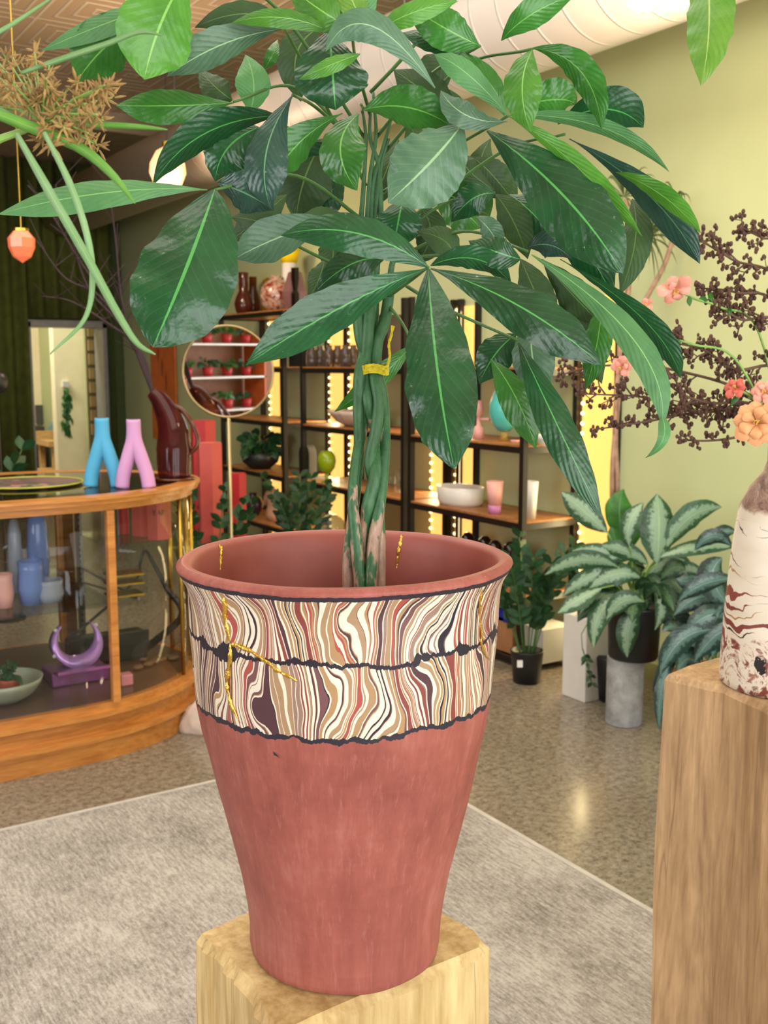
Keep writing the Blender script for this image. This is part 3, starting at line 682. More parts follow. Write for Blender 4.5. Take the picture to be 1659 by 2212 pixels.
up = [[(772,640),(776,520),(784,420),(790,300),(782,232)], [(786,620),(792,500),(800,380),(812,290),(806,200)], [(806,620),(802,500),(806,400),(830,310),(850,240)],
      [(812,600),(822,470),(818,360),(800,300),(800,235)], [(842,640),(850,560),(900,470),(990,320),(1000,270)], [(795,640),(800,560),(812,450),(825,350),(840,300)]]
for u_ in up:
    b = MB(); P = spline([at(x, y, TD-.01) for x, y in u_], 6); n = len(P); b.tube(P, [lerp(7.5, 3, i/(n-1))/FPX*TD for i in range(n)], 8); b.build('stem', M_BARK, tree, smooth=True)
hubs = [((840,640),(895,600),(925,577),1.0), ((790,480),(640,380),(464,410),1.02), ((790,330),(640,190),(505,220),1.1), ((782,240),(785,232),(780,226),1.05),
        ((820,420),(960,330),(1098,250),1.04), ((830,330),(990,150),(1150,106),1.0), ((810,300),(920,170),(1037,99),1.03), ((800,250),(770,140),(760,66),1.0),
        ((850,520),(960,440),(1070,416),1.18), ((850,560),(1000,500),(1140,543),1.03), ((795,560),(770,500),(737,468),1.15), ((790,600),(700,560),(612,516),1.12),
        ((850,600),(950,660),(1118,735),1.06), ((790,400),(700,220),(612,58),1.03), ((850,500),(1080,330),(1220,290),1.06), ((790,300),(600,20),(415,-70),.99),
        ((800,200),(1200,-200),(1520,-120),1.0), ((760,300),(680,230),(632,205),1.05), ((840,660),(870,700),(892,745),1.1), ((835,560),(1020,560),(1152,690),1.08)]
for P0, P1, P2, dd_ in hubs:
    b = MB(); P = spline([at(*P0, TD), at(*P1, (TD+dd_)/2), at(*P2, dd_+.001)], 8); n = len(P)
    b.tube(P, [lerp(4.6, 3.0, i/(n-1))/FPX*1.1 for i in range(n)], 6); b.build('leaf_stalk', M_STEM, tree, smooth=True)
# yellow tie
M_TAPE = plain('yellow_tape', 'c9b800', .3, 0, .3, 150, .8)
o = thing('plant_tie', at(808, 800, TD-.03), 'shiny yellow tie tape wrapped round the tree trunk', 'tie')
b = MB(); cc_ = at(806, 798, TD); ring = []
for k in range(25):
    a = 2*pi*k/24; q = cc_+RT*(.0185*cos(a))+Vector((FW.x, FW.y, 0)).normalized()*(.0235*sin(a)); ring.append(q+Vector((0, 0, .0015*sin(3*a))))
for k in range(24): 
    A, B2 = ring[k], ring[k+1]; h1 = Vector((0, 0, .0055)); b.add([A-h1, B2-h1, B2+h1*.9, A+h1], [(0, 1, 2, 3)])
tp = b.build('wrap', M_TAPE, o); sm_ = tp.modifiers.new('s', 'SOLIDIFY'); sm_.thickness = .001
b = MB(); b.tube(spline([at(822, 796, TD-.028), at(834, 795, TD-.03), at(842, 770, TD-.03), at(840, 745, TD-.03), at(845, 725, TD-.03), at(849, 704, TD-.03)], 5), [.0016, .0012, .0018]*8+[.0022, .0026], 6); b.build('tail', M_TAPE, o)

# ================================================================== PAPYRUS at upper left
M_STRAW = plain('straw_spikelets', '9a7c48', .8, var=.35, scale=60)
M_BLADE = leafmat('papyrus_blade', '7db06a', '9cc48c', 'b4d6a4', .5, .0, 0, .3)
M_BLADE2 = leafmat('papyrus_blade_green', '55962c', '7db850', '9cc870', .5, .0, 0, .3)
pc = at(92, 268, .8)
o = thing('papyrus_head', at(-60, 330, .8), 'papyrus head of straw-coloured spikelets with drooping green blades', 'plant')
random.seed(5); b = MB(); st = MB()
for k in range(70):
    tx_, ty_ = random.choice([(random.uniform(-40, 120), random.uniform(90, 235)), (random.uniform(60, 250), random.uniform(165, 255)), (random.uniform(90, 225), random.uniform(245, 320))])
    e = at(tx_, ty_, .8+random.uniform(-.05, .05)); st.tube([pc, (pc+e)/2+Vector((0, 0, .004)), e], .0007, 5)
    for j in range(15):
        dv = Vector((random.gauss(0, 1), random.gauss(0, 1), random.gauss(0, 1))).normalized(); q = e+dv*random.uniform(0, .004)+ (pc-e)*random.uniform(0, .18); ln = random.uniform(.005, .011)
        b.tube([q, q+dv*ln*.5, q+dv*ln], [.0006, .0010, .0002], 4)
b.build('spikelets', M_STRAW, o)['kind'] = 'stuff'; st.build('ray_stems', M_STEMB, o)
b = MB(); b.tube([at(-200, 420, .8), at(0, 300, .8), pc], [.004, .003, .002], 8); b.build('stem', M_STEMB, o)
def blade(pts, hw, dep, mat, par=None):
    P = spline([at(x, y, d) for (x, y), d in zip(pts, dep if isinstance(dep, list) else [dep]*len(pts))], 8); n = len(P); vs = []; uv = []
    for i, p in enumerate(P):
        tg = (P[min(i+1, n-1)]-P[max(i-1, 0)]).normalized(); W = tg.cross((p-CAM).normalized()).normalized(); N = W.cross(tg)
        s = i/(n-1); wd = hw/FPX*.8*(min(1, .5+s*3))*(1-s**3)**.8+.0002
        for k, q in enumerate((-1, 0, 1)): vs.append(p+W*q*wd+N*abs(q)*wd*.5); uv.append((k/2, s))
    b = MB(); b.add(vs, [(i*3+k, i*3+k+1, i*3+k+4, i*3+k+3) for i in range(n-1) for k in (0, 1)], uv); m = b.build('blade', mat, par or o, smooth=True)
    q = m.modifiers.new('s', 'SOLIDIFY'); q.thickness = .0006
blade([(-60,225),(60,272),(170,318),(240,375),(292,440)], 11, [.78,.78,.77,.76,.75], M_BLADE2)
blade([(95,285),(150,395),(186,500),(200,600),(182,690),(108,765)], 6, .76, M_BLADE)
blade([(35,288),(110,420),(190,560),(250,670),(295,740),(336,766)], 8, .75, M_BLADE)
blade([(45,158),(150,122),(230,95),(300,70),(352,76)], 5, .78, M_BLADE)
blade([(130,270),(210,270),(290,273),(362,280)], 6, .8, M_BLADE2); blade([(110,262),(150,240),(190,236)], 5, .8, M_BLADE)
blade([(40,262),(10,240),(-20,236)], 6, .8, M_BLADE); blade([(-40,90),(30,50),(120,-10)], 4, .85, M_BLADE)

# ================================================================== MARBLED VASE + ARRANGEMENT
VZ = .93; VP = gr(1688, 1478, VZ); VD = depth(VP); VR = 130/FPX*VD
t = NT('marbled_porcelain'); v = t.coord(scale=(1, 1, 1)); n1 = t.noise(v, 5, 4, .6, 1.5); s = t.n('SeparateXYZ'); t.l(v, s.inputs[0])
c = t.ramp(t.noise(t.coord(scale=(1, 1, 3)), 9, 4), [(.3, L('d6ccb8')), (.7, L('e4dccb'))])
nb_ = t.noise(t.coord(scale=(1, 1, 1.5)), 4.5, 3, .5, .5); ne_ = t.noise(v, 34, 4, .6, .4)
zw = t.math('ADD', s.outputs[2], t.math('ADD', t.math('MULTIPLY', t.math('SUBTRACT', nb_, .5), .13), t.math('MULTIPLY', t.math('SUBTRACT', ne_, .5), .012)))
for z0_, w_, cl, sd_ in ((.118, .012, '7c3c36', 3), (.137, .004, 'a57a44', 5), (.152, .005, '7c3c36', 7), (.172, .009, '86443c', 9), (.205, .003, 'a8845a', 11), (.222, .0022, '3a2c2c', 12), (.285, .0024, '241e20', 13), (.30, .0015, '5a4a48', 14), (.34, .0016, '5a4a48', 16), (.105, .0025, '241e20', 17)):
    wn_ = t.math('MULTIPLY', t.step(t.noise(t.coord(scale=(1, 1, .2)), 3+sd_*.6, 2), .36, .62), w_)
    c = t.mix(t.math('LESS_THAN', t.math('ABSOLUTE', t.math('SUBTRACT', zw, z0_)), wn_), c, L(cl))
fine = t.ramp(t.noise(v, 19, 5, .68, 1.4), [(.43, L('7d3f38')), (.50, L('dfd6c4')), (.58, L('d8ccb8')), (.62, L('9a6a5c'))])
c = t.mix(t.step(zw, .092, .088), c, fine)
for (bx_0, by_0, br_) in ((1632, 1440, .020), (1630, 1400, .013), (1640, 1078, .024), (1575, 1412, .006)):
    q = at(bx_0, by_0, VD-VR*(.92 if bx_0 > 1600 else .4))-VP
    vd_ = t.n('VectorMath'); vd_.operation = 'DISTANCE'; t.l(v, vd_.inputs[0]); vd_.inputs[1].default_value = tuple(q)
    c = t.mix(t.math('LESS_THAN', t.math('ADD', vd_.outputs['Value'], t.math('MULTIPLY', t.math('SUBTRACT', ne_, .5), .03)), br_), c, L('1d1a1c'))
top = t.ramp(t.noise(v, 30, 6, .8, 1), [(.35, L('4a2e22')), (.5, L('86685a')), (.66, L('b49c86'))])
c = t.mix(t.step(t.math('ADD', s.outputs[2], t.math('MULTIPLY', n1, .06)), .345, .352), c, top)
t.l(c, t.p.inputs['Base Color']); t.p.inputs['Roughness'].default_value = .45
hV = 520/FPX*VD
vase = thing('marbled_vase', (VP.x, VP.y, VZ), 'tall cream vase marbled in red and black on the taller timber block', 'vase')
vp = [(0, 0), (.93, 0), (.985, .012), (1, .04), (.99, .14), (.965, .3), (.92, .5), (.87, .66), (.80, .80), (.66, .88), (.46, .95), (.40, 1.0), (.40, 1.07), (.44, 1.10), (.38, 1.10), (.34, 1.05), (.34, .98), (.6, .86), (.75, .7), (.8, .4), (0, .4)]
b = MB(); b.lathe([(r*VR, z*hV*.93) for r, z in vp], n=64); b.build('vessel', t.m, vase, smooth=True).location = (0, 0, 0)
for ch in vase.children: ch.matrix_parent_inverse = Matrix.Identity(4)
VM = Vector((VP.x, VP.y, VZ+hV*.93*1.0)); MD = depth(VM)
M_BUD = plain('brown_seed_head', '4d3024', .75, var=.3, scale=60); M_TWIG = plain('brown_twig', '5f4636', .8, var=.25, scale=40)
def berry(pts, dps, nsub, ln, seed, label, dense=1.0):
    random.seed(seed); P = spline([VM+Vector((0, 0, -.05))]+[at(x, y, d) for (x, y), d in zip(pts, dps)], 8); n = len(P)
    o = thing('seed_branch', VM+Vector((0, 0, -.05)), label, 'branch', None)
    s1 = MB(); s1.tube(P, [lerp(.0036, .0014, i/(n-1)) for i in range(n)], 7); b2 = MB()
    def clus(q, k):
        for _ in range(k):
            dv = Vector((random.gauss(0, 1), random.gauss(0, 1), random.gauss(0, 1))).normalized(); e = q+dv*random.uniform(.004, .009)
            s1.tube([q, e], .0009, 4); b2.ball(e, random.uniform(.0025, .0038), 6, 4, (1, 1, 1.35))
    for k in range(nsub):
        i = int(lerp(n*.28, n-1, (k+.5)/nsub)); q = P[min(i, n-1)]; tg = (P[min(i+1, n-1)]-P[i-1]).normalized()
        sd = tg.cross(Vector((random.gauss(0, 1), random.gauss(0, 1), random.gauss(0, 1)))).normalized()
        e = q+(tg*.5+sd).normalized()*ln*random.uniform(.4, 1); m = (q+e)/2+tg*.004
        s1.tube([q, m, e], [.0018, .0015, .0012], 5); clus(e, 4); clus(m, 1) 
        f = m+(sd.cross(tg)*random.choice((-1, 1))+tg).normalized()*ln*.45; s1.tube([m, f], .0009, 4); clus(f, 3)
    clus(P[-1], 6)
    s1.build('stem', M_TWIG, o, smooth=True); b2.build('seed_heads', M_BUD, o, smooth=True)['kind'] = 'stuff'
d = MD
berry([(1700,640),(1581,560),(1505,515)], [d, d-.02, d-.05], 22, .040, 1, 'brown seed branch reaching highest, up against the green wall')
berry([(1720,540),(1650,515),(1600,490)], [d+.1, d+.1, d+.1], 12, .035, 2, 'brown seed branch at the top right corner of the bouquet')
berry([(1680,680),(1590,632),(1510,622)], [d, d-.02, d-.03], 14, .03, 3, 'brown seed branch behind the upper pink blossom stem')
berry([(1690,720),(1600,690),(1548,660)], [d-.06, d-.06, d-.06], 18, .035, 4, 'short dense brown seed branch at the right frame edge')
berry([(1690,810),(1590,798),(1521,756),(1450,740)], [d, d-.03, d-.05, d-.06], 26, .034, 5, 'dense brown seed branch between the two pink blossoms')
berry([(1640,885),(1530,870),(1455,838),(1394,747)], [d, d-.04, d-.06, d-.08], 28, .036, 6, 'brown seed branch arching up behind the palest drooping leaf')
berry([(1640,897),(1506,889),(1400,859),(1250,850)], [d, d, d, d+.02], 30, .034, 7, 'longest brown seed branch reaching left over the lit shelf post')
berry([(1640,900),(1506,892),(1400,910),(1285,928)], [d, d+.02, d+.03, d+.04], 15, .026, 8, 'brown seed branch lying just under the longest one')
berry([(1640,915),(1608,940),(1536,952),(1470,950)], [d, d-.03, d-.04, d-.05], 7, .016, 9, 'lowest sparse brown seed branch under the orange blossom')
berry([(1640,870),(1460,800),(1300,790),(1210,810)], [d+.1, d+.1, d+.1, d+.1], 16, .03, 10, 'brown seed branch ending behind the leaf above the bowl shelf', 1)
M_PET = plain('pink_petals', 'e29884', .6, var=.12, scale=50); M_PETO = plain('peach_orange_petals', 'd79a68', .6, var=.15, scale=50); M_PETR = plain('red_pink_petals', 'c8604e', .6, var=.15, scale=50)
def flower(px, py, dp, r, mat, pts, label, npet=7, tilt=(0, 0), stem=True, seed=0):
    random.seed(seed); c = at(px, py, dp); o = thing('blossom', c, label, 'flower')
    ax = (CAM-c).normalized()+RT*tilt[0]+UP*tilt[1]; ax.normalize(); u = ax.cross(Vector((0, 0, 1))).normalized(); vv_ = ax.cross(u); b = MB()
    for ly, (rr, lift, k) in enumerate(((1, .25, npet), (.65, .6, npet-2))):
        for j in range(k):
            a = 2*pi*j/k+ly*.4+random.uniform(-.15, .15); dr = u*cos(a)+vv_*sin(a); R_ = r*rr*random.uniform(.85, 1.1)
            leafgeo(b, c, c+dr*R_*.55+ax*R_*lift*.9, c+dr*R_+ax*R_*lift*.55, R_*.36, random.uniform(-.3, .3), .62, .3, .12, 3, 8, .7, cross=5)
    m = b.build('petals', mat, o, smooth=True)
    b = MB()
    for j in range(9):
        e = c+ax*r*.45+u*random.uniform(-.12, .12)*r+vv_*random.uniform(-.12, .12)*r; b.tube([c, e], .0006, 4); b.ball(e, .0014, 5, 4)
    b.build('stamens', M_BRASS if False else plain('yellow_stamens', 'c9a04a', .6), o)
    if stem:
        b = MB(); P = spline([VM+Vector((0, 0, -.04))]+[at(x, y, dd) for x, y, dd in pts]+[c], 7); b.tube(P, .0021, 7); b.build('stem', M_STEMB, o, smooth=True)
        b = MB(); random.seed(seed+3)
        for j in range(4):
            q = P[int(len(P)*(.45+.12*j))]; e = q+Vector((random.uniform(-.02, .02), random.uniform(-.02, .02), random.uniform(-.03, .02))); leafgeo(b, q, (q+e)/2+Vector((0, 0, .003)), e, .005, .3, n=6, cross=3)
        b.build('foliage', M_LM, o, smooth=True)
flower(1458, 622, d-.08, .030, M_PET, [(1640,720,d-.04),(1560,665,d-.07),(1500,645,d-.08)], 'largest pink blossom on a long green stem beside the tree leaves', 6, (.2, -.9), seed=1)
flower(1400, 658, d-.08, .013, M_PET, [], 'small pink bud hanging left of the largest pink blossom', 5, (-1, 0), False, 2)
flower(1345, 790, d-.06, .022, M_PET, [(1600,790,d-.06),(1500,745,d-.07),(1420,735,d-.06)], 'pink blossom low against the lit yellow strip', 6, (-.8, -.8), seed=3)
flower(1635, 915, d-.13, .043, M_PETO, [], 'large peach-orange blossom at the vase mouth', 8, (-.1, .1), False, 4)
flower(1590, 838, d-.08, .020, M_PETR, [(1640,880,d-.06)], 'small red-pink blossom above the orange one', 6, (-.5, .3), seed=5)
flower(1652, 848, d-.09, .022, M_PET, [(1660,890,d-.07)], 'pink blossom cut by the right frame edge', 6, (-.2, .3), seed=6)

# ================================================================== SHELVING
SX0, SX1 = 3.29, 3.66
M_ALBL = NT('lit_strip'); M_ALBL.p.inputs['Base Color'].default_value = L('c99a50'); M_ALBL.p.inputs['Emission Color'].default_value = L('ffc066'); M_ALBL.p.inputs['Emission Strength'].default_value = .95; M_ALBL = M_ALBL.m
M_BEAD = emit('bulb_bead', 'ffe2a0', 2.5)
def unit(y0, y1, zs, label, top=1.87, lowtop=None):
    o = thing('shelving_unit', ((SX0+SX1)/2, (y0+y1)/2, 0), label, 'shelving', 'black steel and wood shelving units')
    zt = top
    for x in (SX0, SX1-.03):
        for y in (y0, y1-.03):
            b = MB(); b.box((x, y, 0), (x+.03, y+.03, zt)); b.build('upright', M_BLACK, o)
    b = MB()
    for z in [.03]+zs: 
        b.box((SX0, y0+.03, z-.018), (SX0+.022, y1-.03, z+.012)); b.box((SX1-.022, y0+.03, z-.018), (SX1, y1-.03, z+.012))
        b.box((SX0+.03, y0, z-.018), (SX1-.03, y0+.022, z+.012)); b.box((SX0+.03, y1-.022, z-.018), (SX1-.03, y1, z+.012))
    b.build('frame', M_BLACK, o)
    for z in zs:
        b = MB(); b.box((SX0+.023, y0+.023, z-.01), (SX1-.023, y1-.023, z+.012)); b.box((SX0+.003, y0+.003, z+.0125), (SX1-.003, y1-.003, z+.022)); b.build('shelf_board', M_SHELFW, o)
    return o
ZS = [.345, .715, 1.09, 1.465]
unit(3.86, 4.86, ZS, 'nearest shelving unit, with the white bowl and pink tumbler', 1.87)
unit(4.90, 6.13, ZS, 'middle shelving unit behind the braided trunk, with the green goblet', 1.87)
unit(6.37, 7.42, [.345, .715, 1.09, 1.465, 1.85], 'far shelving unit behind the round mirror, amber vases on top', 1.85)
ST = lambda z: z+.022
for i, (a_, c_, lab) in enumerate(((584, 610, 'glowing yellow light strip left of the far unit edge'), (712, 747, 'glowing yellow light strip behind the scalloped bowl shelf'), (755, 778, 'narrow glowing light strip just left of the braided trunk'), (932, 962, 'glowing yellow light strip behind the hanging front leaf tip'),
                       (985, 1028, 'glowing yellow light strip above the white oval bowl'), (1258, 1330, 'widest glowing yellow light strip beside the nearest unit corner'))):
    ya, yb = onx(a_, 900, XR-.012).y, onx(c_, 900, XR-.012).y; 
    o = thing('light_strip', (XR-.012, (ya+yb)/2, .12), lab, 'light')
    b = MB(); b.box((XR-.012, yb, .12), (XR-.001, ya, 1.83)); b.build('diffuser', M_ALBL, o)
    b = MB()
    for k in range(34): b.ball((XR-.02, ya-.010, .16+k*.05), .010, 8, 5)
    b.build('bulb_string', M_BEAD, o)['kind'] = 'stuff'
    if i in (1, 3, 4, 5):
        l = bpy.data.lights.new('strip_glow', 'AREA'); l.shape = 'RECTANGLE'; l.size = .09; l.size_y = 1.6; l.energy = 8; l.color = (1, .80, .42)
        lo = bpy.data.objects.new('strip_glow', l); COL.objects.link(lo); lo.location = (XR-.03, (ya+yb)/2, 1.0); lo.rotation_euler = (pi/2, 0, pi/2)
    b = MB(); b.box((XR-.03, yb-.028, .12), (XR-.001, yb, 1.85)); b.build('side_channel', M_BLACK, o)

def spot(px, z, x=3.45):
    """place on a shelf at height z so that it shows at column px"""
    r = ray(px, 1000); return Vector((x, r.y/r.x*x, z))
def vessel(name, px, z, prof, mat, label, cat, x=3.42, n=32, group=None, sx=1, sy=1, smooth=True):
    c = spot(px, ST(z), x); b = MB(); b.lathe(prof, (0, 0, 0), n, sx=sx, sy=sy); o = b.build(name, mat, smooth=smooth); o.location = c
    return tag(o, label, cat, group)
def shell(pr, th=.004):
    out = list(pr); out += [(max(r-th, 0), z) for r, z in reversed(pr[1:])]; out[-1] = (max(out[-1][0], 0), pr[1][1]+th); out.append((0, out[-1][1])); return out
# nearest unit
M_TEAL = plain('teal_glaze', '4fb3a8', .3, var=.08); M_PINK = plain('pink_glaze', 'e0a69c', .4, var=.06); M_LIL = plain('lilac_glaze', 'b673a4', .4, var=.06)
c = spot(1088, ST(1.09), 3.42); o = thing('teal_vase', c, 'teal egg-shaped vase on a small glass foot, nearest unit', 'vase')
b = MB(); b.lathe([(0, .045), (.03, .05), (.06, .085), (.078, .14), (.076, .19), (.055, .25), (.03, .285), (.016, .30), (0, .30)], c, 40); b.build('body', M_TEAL, o, smooth=True)
b = MB(); b.lathe([(0, 0), (.028, 0), (.018, .02), (.028, .048), (0, .048)], c, 24); b.build('foot', glassy('yellow_glass', 'e8c860', .5), o, smooth=True)
c = spot(1033, ST(1.09), 3.42); o = thing('pink_sculpture', c, 'pink stacked ceramic sculpture left of the teal vase', 'sculpture')
b = MB(); b.lathe([(0, 0), (.03, 0), (.03, .06), (.012, .07), (.012, .12), (.028, .13), (.02, .2), (0, .2)], c, 20); b.build('body', M_PINK, o, smooth=True)
b = MB(); b.tube([c+Vector((0, 0, .1)), c+Vector((0, -.09, .105))], .008, 8); b.build('arm', M_PINK, o, smooth=True)
vessel('small_dish', 1112, 1.09, [(0, 0), (.02, 0), (.025, .012), (0, .012)], M_PINK, 'tiny pink dish right of the teal vase', 'dish', 3.40)
vessel('white_bowl', 1182, 1.09, shell([(0, 0), (.035, 0), (.06, .03), (.072, .05)]), M_WHITE, 'small white bowl at the near corner of the upper shelf', 'bowl', 3.42)
c = spot(995, ST(.715), 3.44); b = MB()
b.lathe(shell([(0, 0), (.135, 0), (.150, .02), (.158, .10)], .008), (0, 0, 0), 48, sx=.72, sy=1.02)
o = b.build('oval_bowl', M_WHITE, smooth=True); o.location = c; tag(o, 'large white oval bowl on the nearest unit, left of the pink tumbler', 'bowl')
c = spot(1070, ST(.715), 3.36); o = thing('tumbler', c, 'pink tumbler with a purple foot on the nearest unit', 'cup')
b = MB(); b.lathe(shell([(0, .048), (.034, .048), (.044, .172)]), c, 28); b.build('cup', M_PINK, o, smooth=True)
b = MB(); b.lathe([(0, 0), (.031, 0), (.034, .048), (0, .048)], c, 28); b.build('foot', M_LIL, o, smooth=True)
vessel('white_cup', 1146, .715, shell([(0, 0), (.03, 0), (.042, .19)]), M_WHITE, 'tall white cup behind the nearest corner post', 'cup', 3.40)
M_GLB = plain('glossy_black_glaze', '150d0c', .08, var=.1)
for px_, dz, lb in ((1012, 0, 'leftmost'), (1050, 0, 'middle'), (1072, 0, 'third from left'), (1106, 0, 'rightmost')):
    c = spot(px_, ST(.345), 3.42); o = vessel('black_vase', px_, .345, [(0, 0), (.045, 0), (.052, .03), (.05, .12), (.045, .17), (.032, .21), (.015, .228), (0, .23)], M_GLB, 'glossy black rounded vase under the tumbler shelf, %s of four' % lb, 'vase', 3.42 if px_ != 1072 else 3.38, group='glossy black vases')
c = spot(1112, ST(.03)-.02, 3.42); b = MB(); b.box((-.07, -.09, 0), (.07, .09, .15)); o = b.build('cardboard_box', plain('kraft_card', 'a8764c', .8)); o.location = (c.x, c.y, .035); tag(o, 'brown kraft box at the bottom of the nearest unit', 'box')
b = MB(); b.box((-.06, -.08, 0), (.06, .08, .06)); o = b.build('blue_box', plain('cobalt_card', '1c2f9a', .5)); o.location = (c.x, c.y, .186); tag(o, 'cobalt blue box stacked on the brown kraft box', 'box')
for px_, y_, lb in ((1185, 0, 'white box low in the nearest unit, right of the potted plant'), (1098, 0, 'white box low in the nearest unit, behind the potted plant')):
    c = spot(px_, .035, 3.46); b = MB(); b.box((-.10, -.10, 0), (.10, .10, .17)); o = b.build('white_box', M_WHITE); o.location = (c.x, c.y, .035); tag(o, lb, 'box')
# middle unit
c = spot(772, ST(1.09), 3.44); b = MB()
b.lathe(shell([(0, 0), (.1, 0), (.19, .03), (.25, .075), (.27, .10)], .008), (0, 0, 0), 64, sx=.55, sy=1, jit=lambda a, z: (.02*abs(sin(9*a))-.012)*min(1, z/.05))
o = b.build('scalloped_bowl', plain('blush_marble', 'cbb5a4', .4, var=.15), smooth=True); o.location = c; tag(o, 'wide blush scalloped bowl behind the braided trunk', 'bowl')
c = spot(706, ST(.715), 3.36); o = thing('green_goblet', c, 'lime green textured glass goblet on the middle unit', 'goblet')
b = MB(); b.lathe([(0, .06), (.03, .065), (.055, .10), (.062, .14), (.055, .18), (.035, .205), (.028, .205), (.045, .17), (.05, .14), (.04, .1), (0, .08)], c, 28, jit=lambda a, z: .003*sin(14*a)*sin(z*200)); 
M_LIME = NT('lime_glass'); M_LIME.p.inputs['Base Color'].default_value = L('9db81c'); M_LIME.p.inputs['Roughness'].default_value = .15; M_LIME.p.inputs['Transmission Weight'].default_value = .3; M_LIME = M_LIME.m
b.build('bowl', M_LIME, o, smooth=True); b = MB(); b.lathe([(0, 0), (.042, 0), (.036, .008), (.01, .02), (.014, .04), (.01, .062), (0, .062)], c, 24); b.build('stem', M_LIME, o, smooth=True)
c = spot(665, ST(.715), 3.5); b = MB(); vs = []
for k in range(25):
    a = pi*k/24; vs.append((cos(a)*.075, sin(a)*.075+.14))
vs = [(.075, 0)]+vs+[(-.075, 0)]; n = len(vs); b.add([(-.03, x, z) for x, z in vs]+[(.03, x, z) for x, z in vs], [tuple(range(n)), tuple(range(2*n-1, n-1, -1))]+[(k, n+k, n+(k+1) % n, (k+1) % n) for k in range(n)])
o = b.build('arched_sculpture', plain('charcoal_ceramic', '26231f', .7)); o.location = c; tag(o, 'charcoal arched block left of the green goblet', 'sculpture')
for k, (px_, z_, h_, r_) in enumerate(((742, .715, .04, .03), (846, .715, .11, .03), (862, .715, .15, .028), (872, .715, .09, .03))):
    vessel('drinking_glass', px_, z_, shell([(0, 0), (r_*.85, 0), (r_, h_)], .003), M_GLASS, ['small clear glass right of the green goblet', 'clear glass right of the trunk, left of three', 'tallest clear glass right of the trunk', 'clear glass right of the trunk, beside the black post'][k], 'glass', 3.42, 24)
M_SMOKE = glassy('smoke_glass', '8a786c', .5, .1)
for k, px_ in enumerate((676, 694, 712, 731, 748, 764)):
    vessel('glass_jar', px_, 1.465, [(0, 0), (.036, 0), (.04, .03), (.038, .09), (.02, .12), (.024, .135), (.017, .135), (.014, .118), (.034, .09), (.035, .03), (0, .006)], M_SMOKE, 'smoky brown glass jar under the long leaf, %s of six' % ['leftmost', 'second from the left', 'third from the left', 'third from the right', 'second from the right', 'rightmost'][k], 'jar', 3.42 if k % 2 else 3.36, 20, 'smoky jars on the middle unit')
c = spot(655, ST(1.465), 3.42); b = MB(); b.box((-.06, -.08, 0), (.06, .08, .13)); o = b.build('black_box', M_BLACKP); o.location = c; tag(o, 'black box at the left end of the smoky jars', 'box')
c = spot(850, ST(1.465), 3.42); b = MB(); b.box((-.1, -.09, 0), (.1, .09, .30)); o = b.build('dark_crate', plain('dark_walnut', '2c1a12', .6)); o.location = c; tag(o, 'tall dark box on the middle unit, right of the trunk', 'box')
vessel('glass_dome', 716, .345, [(.09, 0), (.09, .09), (.07, .12), (.03, .145), (0, .15)], glassy('grey_glass', 'a8b4a8', .5), 'grey glass dome just above the planter rim', 'dome', 3.42)
# far unit
M_AMBD = NT('dark_amber'); M_AMBD.p.inputs['Base Color'].default_value = L('4a1c14'); M_AMBD.p.inputs['Roughness'].default_value = .12; M_AMBD = M_AMBD.m
vessel('amber_bottle', 533, 1.85, [(0, 0), (.05, 0), (.066, .04), (.07, .08), (.055, .13), (.034, .17), (.036, .21), (.033, .25), (.038, .30), (.034, .305), (0, .305)], M_AMBD, 'dark red-brown gourd bottle, leftmost on the top shelf', 'bottle', 3.40)
vessel('amber_bottle', 553, 1.85, [(0, 0), (.05, 0), (.055, .05), (.05, .12), (.03, .2), (.03, .29), (0, .29)], M_AMBER, 'translucent amber bottle behind the dark gourd bottle', 'bottle', 3.55)
vessel('amber_bottle', 584, 1.85, [(0, 0), (.05, 0), (.055, .1), (.05, .19), (.035, .25), (0, .27)], glassy('yellow_amber_glass', 'b08018', .7), 'golden bottle behind the mottled glass vase', 'bottle', 3.56)
t = NT('mottled_glass'); v = t.coord(); n1 = t.noise(v, 26, 3, .5)
c_ = t.ramp(n1, [(.35, L('8a3020')), (.48, L('c89a84')), (.56, L('e0c8b8')), (.66, L('c4602c'))]); t.l(c_, t.p.inputs['Base Color']); t.p.inputs['Roughness'].default_value = .1; t.p.inputs['Transmission Weight'].default_value = .4
vessel('glass_vase', 602, 1.85, [(0, 0), (.06, 0), (.10, .04), (.115, .10), (.105, .16), (.07, .20), (.04, .215), (.04, .24), (0, .24)], t.m, 'round mottled red and clear glass vase on the top shelf', 'vase', 3.38)
c = spot(630, ST(1.85), 3.48); o = thing('white_bottle', c, 'white cylinder bottle with a flared yellow cap on the top shelf', 'bottle')
b = MB(); b.lathe([(0, 0), (.05, 0), (.05, .33), (0, .33)], c, 28); b.build('body', M_WHITE, o, smooth=True)
b = MB(); b.lathe([(0, .33), (.05, .33), (.085, .43), (0, .44)], c, 28); b.build('cap', plain('yellow_plastic', 'e8c400', .4), o, smooth=True)
vessel('black_bottle', 642, 1.85, [(0, 0), (.03, 0), (.03, .1), (.018, .12), (.03, .2), (.03, .27), (0, .27)], M_GLB, 'black faceted bottle beside the white yellow-capped bottle', 'bottle', 3.36, 6, smooth=False)
c = spot(664, ST(1.85), 3.42); b = MB(); b.lathe([(0, 0), (.07, 0), (.09, .12), (.05, .25), (0, .27)], (0, 0, 0), 5); o = b.build('faceted_vase', plain('mauve_glaze', '7c5a58', .4)); o.location = (c.x, 6.42, c.z); tag(o, 'mauve faceted vase at the near end of the top shelf', 'vase')

